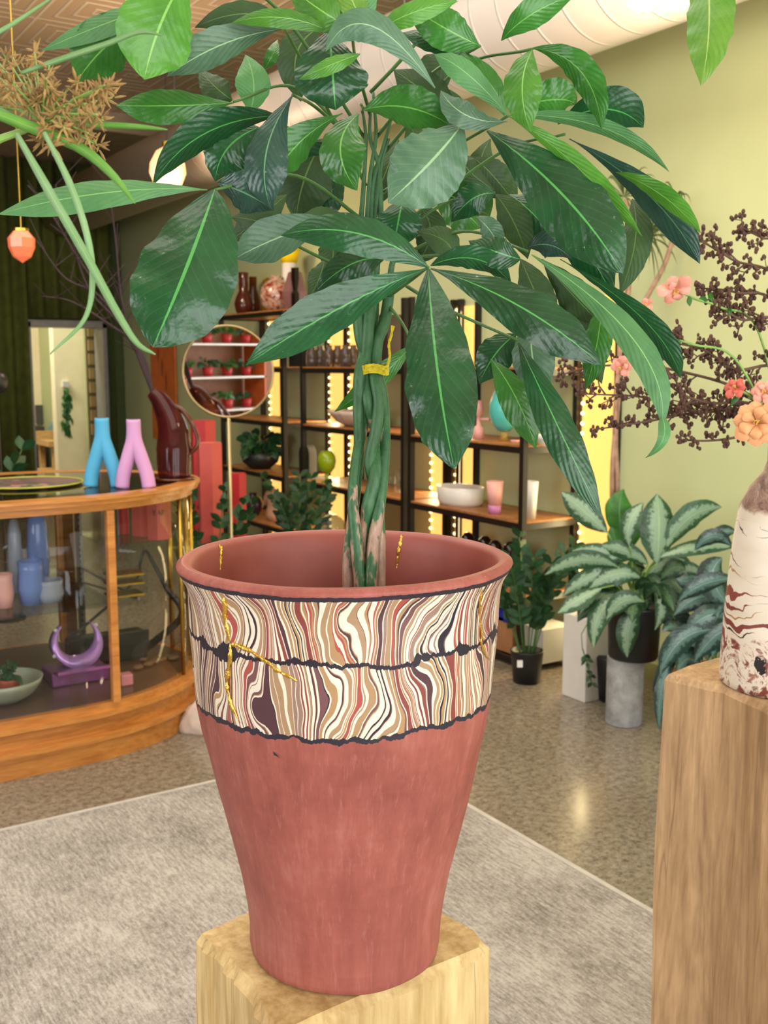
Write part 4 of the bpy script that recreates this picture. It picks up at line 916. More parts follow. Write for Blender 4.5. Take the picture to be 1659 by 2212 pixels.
# potted plants helper
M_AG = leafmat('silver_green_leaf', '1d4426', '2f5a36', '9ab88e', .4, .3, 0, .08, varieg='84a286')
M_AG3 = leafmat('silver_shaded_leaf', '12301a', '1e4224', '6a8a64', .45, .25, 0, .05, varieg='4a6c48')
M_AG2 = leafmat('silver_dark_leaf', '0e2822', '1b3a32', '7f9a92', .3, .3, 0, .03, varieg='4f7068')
def bush(par, c, spread, height, nl, size, mat, seed, name='leaf', up_=.5, w_=.28, curl=.5):
    random.seed(seed)
    b = MB(); s1 = MB()
    for k in range(nl):
        a = random.uniform(0, 2*pi); rr = spread*sqrt(random.random()); z = height*random.uniform(.25, 1)
        q = Vector(c)+Vector((rr*cos(a)*.6, rr*sin(a)*.6, z)); dr = Vector((cos(a), sin(a), random.uniform(-.4, up_+.4))).normalized()
        ln = size*random.uniform(.7, 1.2); m = q+dr*ln*.55+Vector((0, 0, ln*.1)); e = q+dr*ln+Vector((0, 0, -ln*curl*.5))
        leafgeo(b, q, m, e, ln*w_, random.uniform(-1, 1), .5, .2, .05, 3, 8, cross=5); s1.tube([Vector(c)+Vector((rr*.1*cos(a), rr*.1*sin(a), 0)), q-Vector((0, 0, z*.3)), q], .0022, 4)
    b.build('foliage', mat, par, smooth=True); s1.build('stems', M_STEM, par)
def frond(b, s1, base, tip, sag, nleaf, ll, mat_w=.24):
    base, tip = Vector(base), Vector(tip); P = spline([base, (base+tip)/2+Vector((0, 0, sag)), tip], 8); s1.tube(P, .003, 5)
    for k in range(nleaf):
        i = int(lerp(len(P)*.25, len(P)-1, k/(nleaf-1))); p = P[i]; tg = (P[min(i+1, len(P)-1)]-P[i-1]).normalized(); sd = tg.cross(Vector((random.uniform(-.3, .3), random.uniform(-.3, .3), 1))).normalized()
        for q in (-1, 1):
            dr = (sd*q+tg*.8).normalized(); leafgeo(b, p, p+dr*ll*.5+Vector((0, 0, .003)), p+dr*ll, ll*mat_w, random.uniform(-.6, .6), .5, .15, 0, 3, 6, cross=3)
def zz(name, c, pot_r, pot_h, nf, hgt, spread, label, potmat, seed, ll=.06, zoff=0, mat=None, cat='plant'):
    random.seed(seed); c = Vector(c); o = thing(name, c, label, cat)
    if pot_r:
        b = MB(); b.lathe([(0, 0), (pot_r*.82, 0), (pot_r, pot_h*.97), (pot_r*1.03, pot_h), (pot_r*.95, pot_h), (pot_r*.93, pot_h*.88), (0, pot_h*.88)], c, 40); b.build('pot', potmat, o, smooth=True)
    for k in range(nf):
        b = MB(); s1 = MB(); a = 2*pi*k/nf+random.uniform(-.4, .4); h_ = hgt*random.uniform(.6, 1); r_ = spread*random.uniform(.4, 1)
        q = c+Vector((pot_r*.4*cos(a), pot_r*.4*sin(a), pot_h*.85)); frond(b, s1, q, c+Vector((r_*cos(a), r_*sin(a), pot_h+h_)), hgt*.12, 9, ll)
        s_ = s1.build('stem', M_STEM, o, smooth=True); m = b.build('foliage', mat or M_LDARK, s_, smooth=True)
    return o
# black bowl with plant on the far unit
c = spot(550, ST(.715), 3.40); c.y -= .1
o = thing('bowl_planter', c, 'leafy plant in a wide black bowl behind the mirror stand', 'plant')
b = MB(); b.lathe(shell([(0, 0), (.07, 0), (.13, .05), (.15, .12)], .006), c, 36); b.build('bowl', M_BLACKP, o, smooth=True)
b = MB(); b.lathe([(0, .10), (.138, .095)], c, 24); b.build('soil', M_SOIL, o); bush(o, c+Vector((0, 0, .08)), .17, .14, 40, .11, M_LDARK, 4, w_=.36)
vessel('blue_vase', 546, .345, [(0, 0), (.04, 0), (.07, .05), (.075, .09), (.06, .13), (.03, .15), (.035, .17), (0, .17)], plain('dark_blue_red_glaze', '3a2838', .2, var=.5, scale=20), 'round dark blue vase low on the far unit', 'vase', 3.42)
c = spot(588, ST(.345), 3.42); o = thing('torso_sculpture', c, 'pale terracotta torso sculpture low on the far unit', 'sculpture')
b = MB(); b.lathe([(0, 0), (.07, 0), (.075, .05), (.055, .11), (.07, .17), (.08, .2), (.05, .225), (.022, .235), (.02, .25), (0, .25)], c, 24, sx=.6, sy=1); b.build('torso', plain('pale_clay', 'cc9f80', .7), o, smooth=True)
b = MB(); b.tube([c+Vector((0, .06, .2)), c+Vector((0, .11, .15)), c+Vector((0, .12, .1))], [.022, .02, .017], 10); b.tube([c+Vector((0, -.06, .2)), c+Vector((0, -.11, .14))], [.022, .018], 10); b.build('arms', MC['pale_clay'], o, smooth=True)
# floor plants before the shelves at the left
q = gr(465, 1215, 0); zz('floor_plant', gr(455, 1420), .11, .2, 8, .70, .26, 'dark leafy floor plant behind the end of the display case', M_BLACKP, 11, .08, mat=M_LDARK)
zz('floor_plant', (3.08, 5.75, 0), .11, .2, 10, .62, .24, 'green leafy floor plant showing just above the planter rim', M_BLACKP, 12, .075, mat=M_LDARK)
# small plant jutting by mirror left
# ZZ plant in black pot with white label
c = gr(1142, 1478); o = zz('zz_plant', (c.x+.02, c.y+.04, 0), .078, .155, 11, .52, .24, 'dark glossy leafy plant in a small black pot on the floor', M_BLACKP, 13, .075, mat=M_LDARK)
q = at(1123, 1434, depth((c.x, c.y, .1))-.085); b = MB(); b.obox(q, RT*.013, UP*.016, Vector((FW.x, FW.y, 0))*.002); b.build('price_label', M_WHITE, o)
# bright zz leaves right of it
# white planter with orange pot
c = gr(1284, 1512); o = thing('white_pedestal', (c.x, c.y+.06, 0), 'white square pedestal on the floor behind the black aglaonema pot', 'pedestal')
b = MB(); b.box((c.x-.07, c.y-.01, 0), (c.x+.08, c.y+.14, .385)); b.build('body', M_WHITE, o, bevel=.004)
tp_ = zz('terracotta_plant', (c.x, c.y+.06, .385), .055, .06, 3, .16, .1, 'small plant in an orange pot on the white pedestal', M_TERRA, 14, .05)
b = MB(); s1 = MB(); random.seed(3); dq = depth(c)-.12; frond(b, s1, at(1258, 1400, dq), at(1278, 1475, dq), .01, 6, .038); s1.tube([(c.x, c.y+.06, .44), (c.x-.03, c.y-.03, .44), at(1256, 1370, dq), at(1258, 1400, dq)], .002, 5); b.build('trailing_foliage', M_LDARK, tp_, smooth=True); s1.build('trailing_stem', M_STEM, tp_)
# concrete cylinder + aglaonema
c = gr(1347, 1560); CD = depth(c)
t = NT('grey_concrete'); v = t.coord(); n1 = t.noise(v, 14, 5, .7); t.l(t.ramp(n1, [(.3, L('7d7f7e')), (.7, L('b4b5b2'))]), t.p.inputs['Base Color']); t.p.inputs['Roughness'].default_value = .8; t.bump(n1, .3)
b = MB(); R_ = 39/FPX*CD; b.lathe([(0, 0), (R_, 0), (R_, .288), (0, .288)], (0, 0, 0), 48); o = b.build('concrete_cylinder', t.m, smooth=True, bevel=.004); o.location = (c.x, c.y, 0)
tag(o, 'grey mottled concrete cylinder under the silver-leaved plant', 'pedestal')
for p in o.data.polygons:
    if abs(p.normal.z) > .9: p.use_smooth = False
pd_ = depth((c.x, c.y, .4)); ap = at(1368, 1400, pd_); ap.z = .288
o = thing('aglaonema', ap, 'silver-striped leafy plant in a black pot on the concrete cylinder', 'plant')
R_ = 57/FPX*pd_; b = MB(); b.lathe([(0, 0), (R_*.88, 0), (R_*.93, .01), (R_, .215), (R_*1.03, .225), (R_*.95, .225), (R_*.93, .19), (0, .19)], ap, 48); b.build('pot', M_BLACKP, o, smooth=True)
b = MB(); b.lathe([(0, .19), (R_*.92, .19)], ap, 24); b.build('soil', M_SOIL, o)
AG = [((1419,1218),(1424,1140),(1419,1066),31), ((1435,1190),(1490,1118),(1560,1096),21), ((1312,1150),(1262,1105),(1212,1063),22), ((1420,1205),(1510,1180),(1600,1178),14),
      ((1335,1225),(1258,1210),(1176,1243),17), ((1350,1235),(1280,1245),(1214,1290),18), ((1385,1250),(1330,1240),(1270,1275),20), ((1300,1270),(1250,1295),(1204,1325),16),
      ((1370,1290),(1300,1320),(1283,1402),20), ((1375,1310),(1358,1360),(1355,1421),20), ((1378,1250),(1392,1280),(1388,1327),13), ((1410,1270),(1430,1310),(1414,1362),12),
      ((1360,1210),(1320,1195),(1260,1205),18), ((1400,1220),(1350,1190),(1290,1180),16), ((1400,1240),(1455,1215),(1500,1240),20), ((1410,1260),(1460,1260),(1490,1310),18),
      ((1340,1250),(1300,1270),(1250,1330),16), ((1330,1200),(1290,1190),(1235,1190),14), ((1390,1300),(1345,1300),(1310,1340),18), ((1440,1250),(1480,1230),(1530,1250),15),
      ((1360,1180),(1360,1130),(1390,1085),18)]
random.seed(8)
for i, (B_, M_, T_, hw) in enumerate(AG):
    dd_ = pd_-.10+random.uniform(-.07, .07)-(.08 if B_[1] > 1285 else 0); b = MB(); rl = random.uniform(-.5, .5); leafgeo(b, at(*B_, dd_), at(*M_, dd_-.02), at(*T_, dd_), hw*1.22/FPX*dd_/cos(rl), rl, .5, .2, .05, 3, 14, .72, cross=7)
    b.build('leaf', M_AG, o, smooth=True)
    b = MB(); b.tube(spline([ap+Vector((random.uniform(-.03, .03), random.uniform(-.03, .03), .19)), (ap+Vector((0, 0, .3))+at(*B_, dd_))/2, at(*B_, dd_)], 5), .003, 5); b.build('leaf_stalk', M_STEMB, o, smooth=True)
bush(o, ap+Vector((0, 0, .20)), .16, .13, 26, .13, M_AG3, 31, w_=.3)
for B_, M_, T_, hw in (((1352,1190),(1338,1110),(1348,1056),30), ((1350,1200),(1372,1150),(1378,1110),16), ((1345,1210),(1330,1170),(1322,1130),16)):
    b = MB(); leafgeo(b, at(*B_, pd_), at(*M_, pd_-.02), at(*T_, pd_), hw/FPX*pd_, .2, .55, .3, .05, 3, 14, cross=7); b.build('leaf', M_LMID0, o, smooth=True)
# dark aglaonema behind the block
dk = gr(1560, 1560); dk = Vector((3.33, 2.72, 0)); o = thing('dark_aglaonema', dk, 'darker silver-veined plant against the wall behind the timber block', 'plant')
b = MB(); b.lathe([(0, 0), (.10, 0), (.12, .19), (.11, .2), (0, .18)], dk, 36); b.build('pot', M_TERRA, o, smooth=True)
DK = [((1560,1205),(1540,1250),(1578,1312),26), ((1590,1250),(1520,1262),(1465,1300),16), ((1560,1300),(1510,1290),(1455,1330),20), ((1590,1330),(1530,1330),(1480,1370),20), ((1540,1360),(1470,1385),(1425,1460),20),
      ((1560,1400),(1490,1400),(1430,1440),16), ((1480,1400),(1435,1450),(1422,1540),13), ((1600,1290),(1560,1330),(1555,1400),22), ((1580,1180),(1540,1160),(1500,1190),14), ((1450,1430),(1428,1490),(1425,1580),11),
      ((1600,1360),(1550,1370),(1500,1430),22), ((1520,1240),(1490,1255),(1460,1250),16), ((1590,1150),(1560,1150),(1530,1175),13)]
kd = depth((dk.x, dk.y, .4)); random.seed(4)
for B_, M_, T_, hw in DK:
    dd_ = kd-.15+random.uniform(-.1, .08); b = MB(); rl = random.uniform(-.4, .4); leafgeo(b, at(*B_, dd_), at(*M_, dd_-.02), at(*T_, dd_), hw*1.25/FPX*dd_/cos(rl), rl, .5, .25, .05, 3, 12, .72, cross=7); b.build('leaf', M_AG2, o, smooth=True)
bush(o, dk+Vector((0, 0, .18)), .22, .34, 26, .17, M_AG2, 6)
# dracaena: cane and spiky tufts
dr = Vector((3.36, 3.26, 0)); o = thing('dracaena', dr, 'tall dracaena with thin brown canes and spiky tufts near the wall', 'plant')
b = MB(); b.lathe([(0, 0), (.09, 0), (.11, .2), (.1, .21), (0, .19)], dr, 32); b.build('pot', M_BLACKP, o, smooth=True)
dd_ = depth((dr.x, dr.y, 1.2))-.14; M_CANE = plain('cane_bark', '9c7d66', .8, var=.25, scale=30, bump=.4)
for pts in ([(1318,1330),(1322,1060),(1336,860),(1345,640),(1395,520)], [(1340,1330),(1334,1060),(1330,880),(1360,600),(1352,430)], [(1326,1330),(1330,1000),(1344,760),(1440,560),(1462,440)]):
    b = MB(); P = [at(x, y, dd_) for x, y in pts]; P[0] = dr+Vector((0, 0, .18)); b.tube(spline(P, 8), .010, 8); b.build('cane', M_CANE, o, smooth=True)
M_SPK = leafmat('spiky_leaf', '3c4a24', '566a34', '6b7d4a', .5, 0, 0, .2)
for (cx_, cy_, R_, n_) in ((1400, 515, 95, 46), (1348, 425, 80, 26), (1460, 435, 60, 14)):
    b = MB(); random.seed(cx_); cc_ = at(cx_, cy_, dd_)
    for k in range(n_):
        dv = Vector((random.gauss(0, 1), random.gauss(0, 1), random.gauss(.3, .8))).normalized(); dv.x = min(dv.x, (3.64-cc_.x)/.26); ln = R_/FPX*dd_*random.uniform(.7, 1.2)
        leafgeo(b, cc_, cc_+dv*ln*.6+Vector((0, 0, .01)), cc_+dv*ln+Vector((0, 0, -.05)), .0045, random.uniform(-1, 1), .4, .2, 0, 3, 8, cross=3)
    b.build('leaf_tuft', M_SPK, o, smooth=True)
# brown wooden crate behind the cylinder
c = Vector((3.5, 3.12, 0)); b = MB(); b.box((3.36, 2.95, 0), (3.64, 3.22, .2)); tag(b.build('wooden_crate', wood('crate_wood', '6b4420', '9a6a34', 'x')), 'brown wooden crate by the wall right of the concrete cylinder', 'crate')
for ob in [COL.objects['wooden_crate']]: ob.location = (0, -.32+.1, 0)

# ================================================================== DISPLAY CASE
CX, CY, AX, AY, X0, YK = 1.05, 4.30, .68, .52, -.9, 4.82
def outline(off, n=28):
    P = [(X0-off, CY-AY-off)]
    for k in range(n+1):
        a = -pi/2+pi*k/n; P.append((CX+(AX+off)*cos(a), CY+(AY+off)*sin(a)))
    P.append((X0-off, CY+AY+off)); return P
case = thing('display_case', (.5, 4.3, 0), 'curved oak and glass display case on the left', 'display case')
def slab(name, off, z0, z1, mat, **k): b = MB(); b.prism(outline(off), z0, z1); return b.build(name, mat, case, **k)
slab('plinth', .0, 0, .085, M_OAK); slab('plinth_moulding', .02, .085, .105, M_OAK); slab('base_panel', -.02, .105, .175, M_OAK); slab('base_moulding', .015, .175, .195, M_OAK); slab('deck', .0, .195, .222, M_OAK)
b = MB(); b.prism(outline(-.035), .2222, .226); b.build('deck_lining', plain('brown_lining', '5a463c', .3), case)
def ringslab(name, o0, o1, z0, z1, mat):
    A, B_ = outline(o0), outline(o1); n = len(A); b = MB(); vs = [(x, y, z) for z in (z0, z1) for P in (A, B_) for x, y in P]
    fs = []
    for k in range(n):
        j = (k+1) % n; fs += [(k, j, 2*n+j, 2*n+k), (n+j, n+k, 3*n+k, 3*n+j), (2*n+k, 2*n+j, 3*n+j, 3*n+k), (j, k, n+k, n+j)]
    b.add(vs, fs); return b.build(name, mat, case)
ringslab('top_frame', .0, -.06, .962, .99, M_OAK); ringslab('top_moulding', .025, -.07, .99, 1.008, M_OAK); ringslab('top_rim', .035, -.045, 1.008, 1.02, M_OAK)
slab('top_panel', -.045, 1.010, 1.018, glassy('smoked_glass_top', '4a3424', .42, .03))
# front glass (flat part), curved end glass
O_ = outline(-.012)
b = MB(); b.add([(X0, CY-AY+.012, .222), (CX+.06, CY-AY+.014, .222), (CX+.06, CY-AY+.014, .962), (X0, CY-AY+.012, .962)], [(0, 1, 2, 3)]); m = b.build('front_glass', M_GLASS, case); q = m.modifiers.new('s', 'SOLIDIFY'); q.thickness = .004
cv = [p for p in O_[1:-1]]; b = MB(); n = len(cv); b.add([(x, y, .222) for x, y in cv]+[(x, y, .962) for x, y in cv], [(k, k+1, n+k+1, n+k) for k in range(n-1)]); m = b.build('curved_glass', M_GLASS, case, smooth=True); q = m.modifiers.new('s', 'SOLIDIFY'); q.thickness = .004
fx = ony(246, 1300, CY-AY).x
def post(x, y, w_, d_, mat=M_OAK, nm='post', z0=.222, z1=.962): b = MB(); b.box((x-w_/2, y-d_/2, z0), (x+w_/2, y+d_/2, z1)); return b.build(nm, mat, case)
post(fx, CY-AY+.018, .028, .036)
bx_ = ony(143, 1250, YK-.03).x; post(bx_, YK-.03, .075, .04); post(bx_-1.0, YK-.03, .05, .04)
bx_ = ony(174, 1250, YK-.05).x; post(bx_, YK-.045, .03, .02, M_STEEL, 'shelf_standard')
b = MB()
for k in range(26): b.box((bx_-.004, YK-.0565, .25+k*.028), (bx_+.004, YK-.0555, .265+k*.028))
b.build('standard_slots', M_BLACK, case)
for k in (20, 23): 
    x, y = outline(-.02)[k-6]; b = MB(); b.tube([(x, y, .222), (x, y, .962)], .011, 10); b.build('corner_strip', M_BRASS, case, smooth=True)
for px_ in (384, 402, 414):
    r = ray(px_, 1100)
    best = min((outline(-.01)[k] for k in range(1, 22)), key=lambda p: abs((829.5+FPX*((Vector((p[0], p[1], 1.0))-CAM).dot(RT))/((Vector((p[0], p[1], 1.0))-CAM).dot(FW)))-px_))
    b = MB(); b.tube([(best[0], best[1], .222), (best[0], best[1], .962)], .008, 8); b.build('corner_strip', M_BRASS, case, smooth=True)
# glass shelf + bracket
b = MB(); b.box((X0+.05, CY-AY+.10, .575), (fx+.05, YK-.08, .583)); b.build('glass_shelf', glassy('shelf_glass', 'b8ccd0', .2, .03), case)
b = MB(); b.tube([(bx_, YK-.06, .50), (bx_, CY-AY+.2, .568)], .006, 6); b.tube([(bx_, YK-.06, .568), (bx_, CY-AY+.2, .570)], .006, 6); b.build('bracket', M_STEEL, case)
b = MB(); b.box((fx+.07, CY-.22, .775), (CX+.52, CY+.16, .781)); b.build('upper_glass_shelf', M_GLASS, case)
b = MB(); b.tube([(fx+.2, CY, .781), (fx+.2, CY, .965)], .003, 6); b.tube([(CX+.45, CY, .781), (CX+.45, CY, .965)], .003, 6); b.build('shelf_wire', M_STEEL, case)
# things in the case
def ingr(px, py, z): return gr(px, py, z)
DZ_ = .2265
c = ingr(168, 1470, DZ_); o = thing('gift_box', c, 'open metallic purple box on the case floor', 'box')
M_PUR = plain('metallic_purple', '9a5a92', .25, .5, .1); M_LILM = plain('lilac_enamel', 'b98acb', .2, .3, .08)
b = MB(); b.box(c+Vector((-.115, -.05, 0)), c+Vector((.115, .12, .055))); b.build('box_base', M_PUR, o, bevel=.006)
b = MB(); b.obox(c+Vector((0, -.07, .062)), (.105, 0, 0), (0, .03, -.004), (0, .001, .007)); b.build('box_lid', M_PUR, o, bevel=.003)
c = c+Vector((.01, .04, .055)); cf = thing('cuff_bracelet', c, 'lilac crescent cuff with pearl studs standing on the purple box', 'bracelet')
b = MB(); R0, R1 = .098, .07; vs = []; n = 41
for k in range(n):
    a = -pi/2+lerp(-2.45, 2.45, k/(n-1)); th = lerp(.046, .005, abs(2*k/(n-1)-1)**1.3)
    for rr, yy in ((R0, -.060*(1-abs(2*k/(n-1)-1)**2)-.008), (R0, .060*(1-abs(2*k/(n-1)-1)**2)+.008), (R0-th*.8, .02), (R0-th, -.02)):
        vs.append(c+Vector((rr*cos(a), yy, R0+rr*sin(a))))
b.add(vs, [(k*4+j, k*4+(j+1) % 4, (k+1)*4+(j+1) % 4, (k+1)*4+j) for k in range(n-1) for j in range(4)]+[(0, 1, 2, 3), ((n-1)*4+3, (n-1)*4+2, (n-1)*4+1, (n-1)*4)]); b.build('cuff', M_LILM, cf, smooth=True)
for k, a in enumerate((-2.2, -1.1, 1.1, 2.2)):
    q = c+Vector(((R0+.004)*cos(-pi/2+a), -.01, R0+(R0+.004)*sin(-pi/2+a))); b = MB(); b.ball(q, .008, 10, 7); b.build('pearl', M_WHITE, cf, smooth=True)
c = ingr(272, 1478, DZ_); b = MB(); b.box((-.024, -.024, 0), (.024, .024, .045)); o = b.build('pink_cube', plain('pink_resin', 'd98a90', .3), bevel=.004); o.location = c; tag(o, 'small pink cube behind the oak mullion on the case floor', 'box')
# black handbag
c = ingr(318, 1420, DZ_); c = Vector((1.36, 4.32, DZ_)); o = thing('handbag', c, 'glossy black handbag with a tall pointed handle in the case', 'bag')
M_LEA = plain('black_leather', '10100f', .22, bump=.1)
b = MB(); b.box(c+Vector((-.17, -.05, 0)), c+Vector((.17, .05, .13))); b.build('bag_body', M_LEA, o, bevel=.02)
b = MB(); b.box(c+Vector((-.172, -.058, .07)), c+Vector((.172, -.046, .135))); b.build('flap', M_LEA, o, bevel=.006)
b = MB(); b.box(c+Vector((-.012, -.062, .085)), c+Vector((.012, -.057, .092))); b.build('clasp', M_BRASS, o)
kd_ = depth(c); P = spline([c+Vector((.17, 0, .03)), at(392, 1330, kd_), at(360, 1270, kd_), at(336, 1225, kd_), at(314, 1190, kd_), at(303, 1215, kd_), at(285, 1262, kd_), c+Vector((-.165, 0, .12))], 7); n = len(P)
b = MB(); b.tube(P, [lerp(.018, .006, min(1, i/(n*.55))) for i in range(n)], 8); b.build('handle', M_LEA, o, smooth=True)
random.seed(2)
for k in range(8):
    q = ingr(298+k*11, 1442+random.uniform(-10, 6)-k*2.5, DZ_); b = MB(); b.ball((0, 0, .012), .014*random.uniform(.7, 1.1), 9, 6, (1.3, 1, .8)); o = b.build('pebble', plain('brown_stone', '6d5238', .5, var=.4, scale=50)); o.location = q; o.scale = (1.3, .9, 1); tag(o, 'small brown stone scattered before the handbag', 'stone', 'stones on the case floor')
# acrylic box
c = ingr(278, 1318, .583); c = at(264, 1275, 4.0); c.z = .584; o = thing('acrylic_box', c, 'clear acrylic box with brass plate on the glass shelf behind the mullion', 'box')
c = at(268, 1275, 4.05); c.z = .584
b = MB(); 
for dz in (.03, .075, .11): b.box(c+Vector((-.065, -.05, dz)), c+Vector((.065, .05, dz+.008)))
b.build('tray', M_BRASS, o); b = MB(); b.box(c+Vector((-.075, -.06, 0)), c+Vector((.075, .06, .13))); b.build('cover', M_GLASS, o)
# bowl, cactus pot
c = ingr(25, 1485, DZ_); c = Vector((.86, 4.02, DZ_)); o = thing('stoneware_bowl', c, 'pale green stoneware bowl on the case floor at the left edge', 'bowl')
b = MB(); b.lathe(shell([(0, 0), (.06, 0), (.11, .03), (.14, .07), (.148, .09)], .007), c, 40); b.build('bowl', plain('celadon_glaze', '9aa08a', .35, var=.1), o, smooth=True)
c2 = c+Vector((.02, -.02, .012)); o = thing('potted_cactus', c2, 'small green cactus in a terracotta pot standing in the stoneware bowl', 'plant')
b = MB(); b.lathe([(0, 0), (.032, 0), (.042, .07), (.045, .08), (.04, .08), (.038, .07), (0, .07)], c2, 24); b.build('pot', M_TERRA, o, smooth=True); bush(o, c2+Vector((0, 0, .065)), .05, .05, 16, .05, M_LDARK, 5, w_=.3)
# glass things on the shelf
M_BLG = glassy('pale_blue_glass', 'b4d0ff', .6, .12); M_BLG2 = glassy('frosted_white_glass', 'dfe6f2', .6, .2)
for k, (px_, h_, r_, mt, lb) in enumerate(((67, .17, .052, M_BLG, 'tall pale blue glass tumbler, largest on the glass shelf'), (8, .13, .035, M_PINK, 'pink glass tumbler at the left frame edge on the glass shelf'), (104, .09, .06, M_BLG2, 'low clear faceted glass bowl right of the blue tumbler'), (150, .06, .045, M_GLASS, 'clear glass dish before the steel standard'), (35, .30, .03, M_BLG2, 'tall frosted glass bottle behind the blue tumbler'), (85, .34, .045, M_BLG, 'tall blue glass bottle, tallest on the glass shelf'))):
    yy = 4.05 if k < 4 else 4.30; r = ray(px_, 1250); x = r.x/r.y*yy; b = MB(); b.lathe(shell([(0, 0), (r_*.8, 0), (r_, h_*.4), (r_*.9, h_*.8), (r_*(.5 if k > 3 else .95), h_)], .004), (0, 0, 0), 28); o = b.build('glassware', mt, smooth=True); o.location = (x, yy, .5835); tag(o, lb, 'glass')
# coral boxes hung on the upper shelf
for k, (a_, c_, dy) in enumerate(((256, 280, .08), (285, 330, 0), (318, 372, -.12))):
    y_ = 4.24+dy; r = ray((a_+c_)/2, 1150); x = r.x/r.y*y_; w2 = (c_-a_)/2/FPX*depth((x, y_, .9)); b = MB(); b.lathe([(0, 0), (w2, 0), (w2, .165), (0, .165)], (0, 0, 0), 6); o = b.build('coral_box', M_CORAL if k else M_RED); o.location = (x, y_, .7815)
    tag(o, ['red box at the left of the coral boxes in the case', 'coral hexagonal box in the case, middle one', 'coral hexagonal box in the case with black lettering'][k], 'box')
    if k == 2: CB = (x, y_, w2)
# lettering on the third box (the illegible short word the photo shows)
b = MB(); x, y_, w2 = CB; q = Vector((x, y_, .9)); nv = (CAM-q); nv.z = 0; nv.normalize(); sd = Vector((-nv.y, nv.x, 0)); q = q+nv*(w2*.92)+Vector((0, 0, -.005))
def stk(p0, p1): b.tube([q+sd*p0[0]*.011+Vector((0, 0, p0[1]*.011)), q+sd*p1[0]*.011+Vector((0, 0, p1[1]*.011))], .0016, 5)
for a_, c_ in (((-2.4, 1), (-1.9, 0)), ((-1.4, 1), (-1.9, 0)), ((-1.9, 0), (-1.9, -1)), ((-.9, .6), (-.9, .5)), ((-.9, -.6), (-.9, -.5)), ((-.5, -1), (0, 1)), ((0, 1), (.5, -1)), ((-.3, -.2), (.3, -.2)), ((1, -1), (1, 1)), ((1, 1), (1.7, .8)), ((1.7, .8), (1.7, .1)), ((1.7, .1), (1, 0))): stk(a_, c_)
m = b.build('lettering', M_BLACK); tt_ = [ob for ob in COL.objects if ob.name.startswith('coral_box') and 'lettering' in ob.get('label', '')][0]; m.parent = tt_; m.matrix_parent_inverse = Matrix.Translation(tt_.location).inverted()

# ---- on top of the case
ZT = 1.02
def yvase(px_, py_, yw, colr, name, label):
    c = gr(px_, py_, ZT); c.z = ZT+.0005; o = thing(name, c, label, 'vase'); k = depth(c)/FPX; dirx = RT; b = MB(); rr = 16*k
    for sgn in (-1, 1):
        P = spline([c+dirx*(sgn*29*k), c+dirx*(sgn*25*k)+Vector((0, 0, 28*k)), c+dirx*(sgn*13*k)+Vector((0, 0, 68*k)), c+dirx*(sgn*2*k)+Vector((0, 0, 105*k)), c+Vector((0, 0, 146*k))], 6)
        if True: b.tube(P, rr*.92, 20)
    m = b.build('tube_body', colr, o, smooth=True)
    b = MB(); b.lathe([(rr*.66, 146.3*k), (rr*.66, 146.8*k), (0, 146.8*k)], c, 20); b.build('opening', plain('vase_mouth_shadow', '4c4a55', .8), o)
yvase(225, 1050, 0, plain('matte_sky_blue', '4fa8cf', .75, var=.05), 'forked_vase', 'sky blue forked tube vase standing on the case')
yvase(293, 1053, 0, plain('matte_orchid', 'c795c4', .75, var=.05), 'forked_vase', 'orchid pink forked tube vase standing on the case')
# amber-purple pitcher
c = gr(378, 1036, ZT); c.z = ZT+.0005; kk = depth(c)/FPX
o = thing('glass_pitcher', c, 'leaning amber and purple glass pitcher on the case corner', 'pitcher')
t = NT('amber_purple_glass'); v = t.coord(); n1 = t.noise(v, 6, 3); cg = t.ramp(n1, [(.35, L('2c1014')), (.52, L('4c1c20')), (.7, L('6a3814'))])
t.l(cg, t.p.inputs['Base Color']); t.p.inputs['Roughness'].default_value = .06; trn = t.n('BsdfTransparent'); trn.inputs[0].default_value = (.62, .30, .26, 1); mx = t.n('MixShader'); mx.inputs[0].default_value = .45
t.l(trn.outputs[0], mx.inputs[1]); t.l(t.p.outputs[0], mx.inputs[2]); t.l(mx.outputs[0], t.out.inputs[0]); M_PIT = t.m
def oncase(px, py): return at(px, py, depth(c))
ax_ = [(378,1033),(376,1010),(376,970),(374,930),(362,895),(345,865),(328,848)]; rd = [34, 36, 38, 33, 27, 20, 13]
P = spline([oncase(*p) for p in ax_], 6); n = len(P); rs = []
for i in range(n):
    f = i/(n-1)*(len(rd)-1); k = min(int(f), len(rd)-2); rs.append(lerp(rd[k], rd[k+1], f-k)*kk)
b = MB(); b.tube(P, rs, 28); b.build('pitcher_body', M_PIT, o, smooth=True)
b = MB(); b.tube(spline([oncase(366, 872), oncase(398, 890), oncase(422, 930), oncase(426, 962), oncase(404, 985)], 6), 5*kk, 8); b.build('handle', M_AMBER, o, smooth=True)
b = MB(); b.lathe([(0, 0), (44*kk, 0), (44*kk, .008), (0, .008)], c, 28); b.build('foot', M_AMBER, o, smooth=True)
M_DTW = plain('dark_purple_twig', '2a1418', .7)
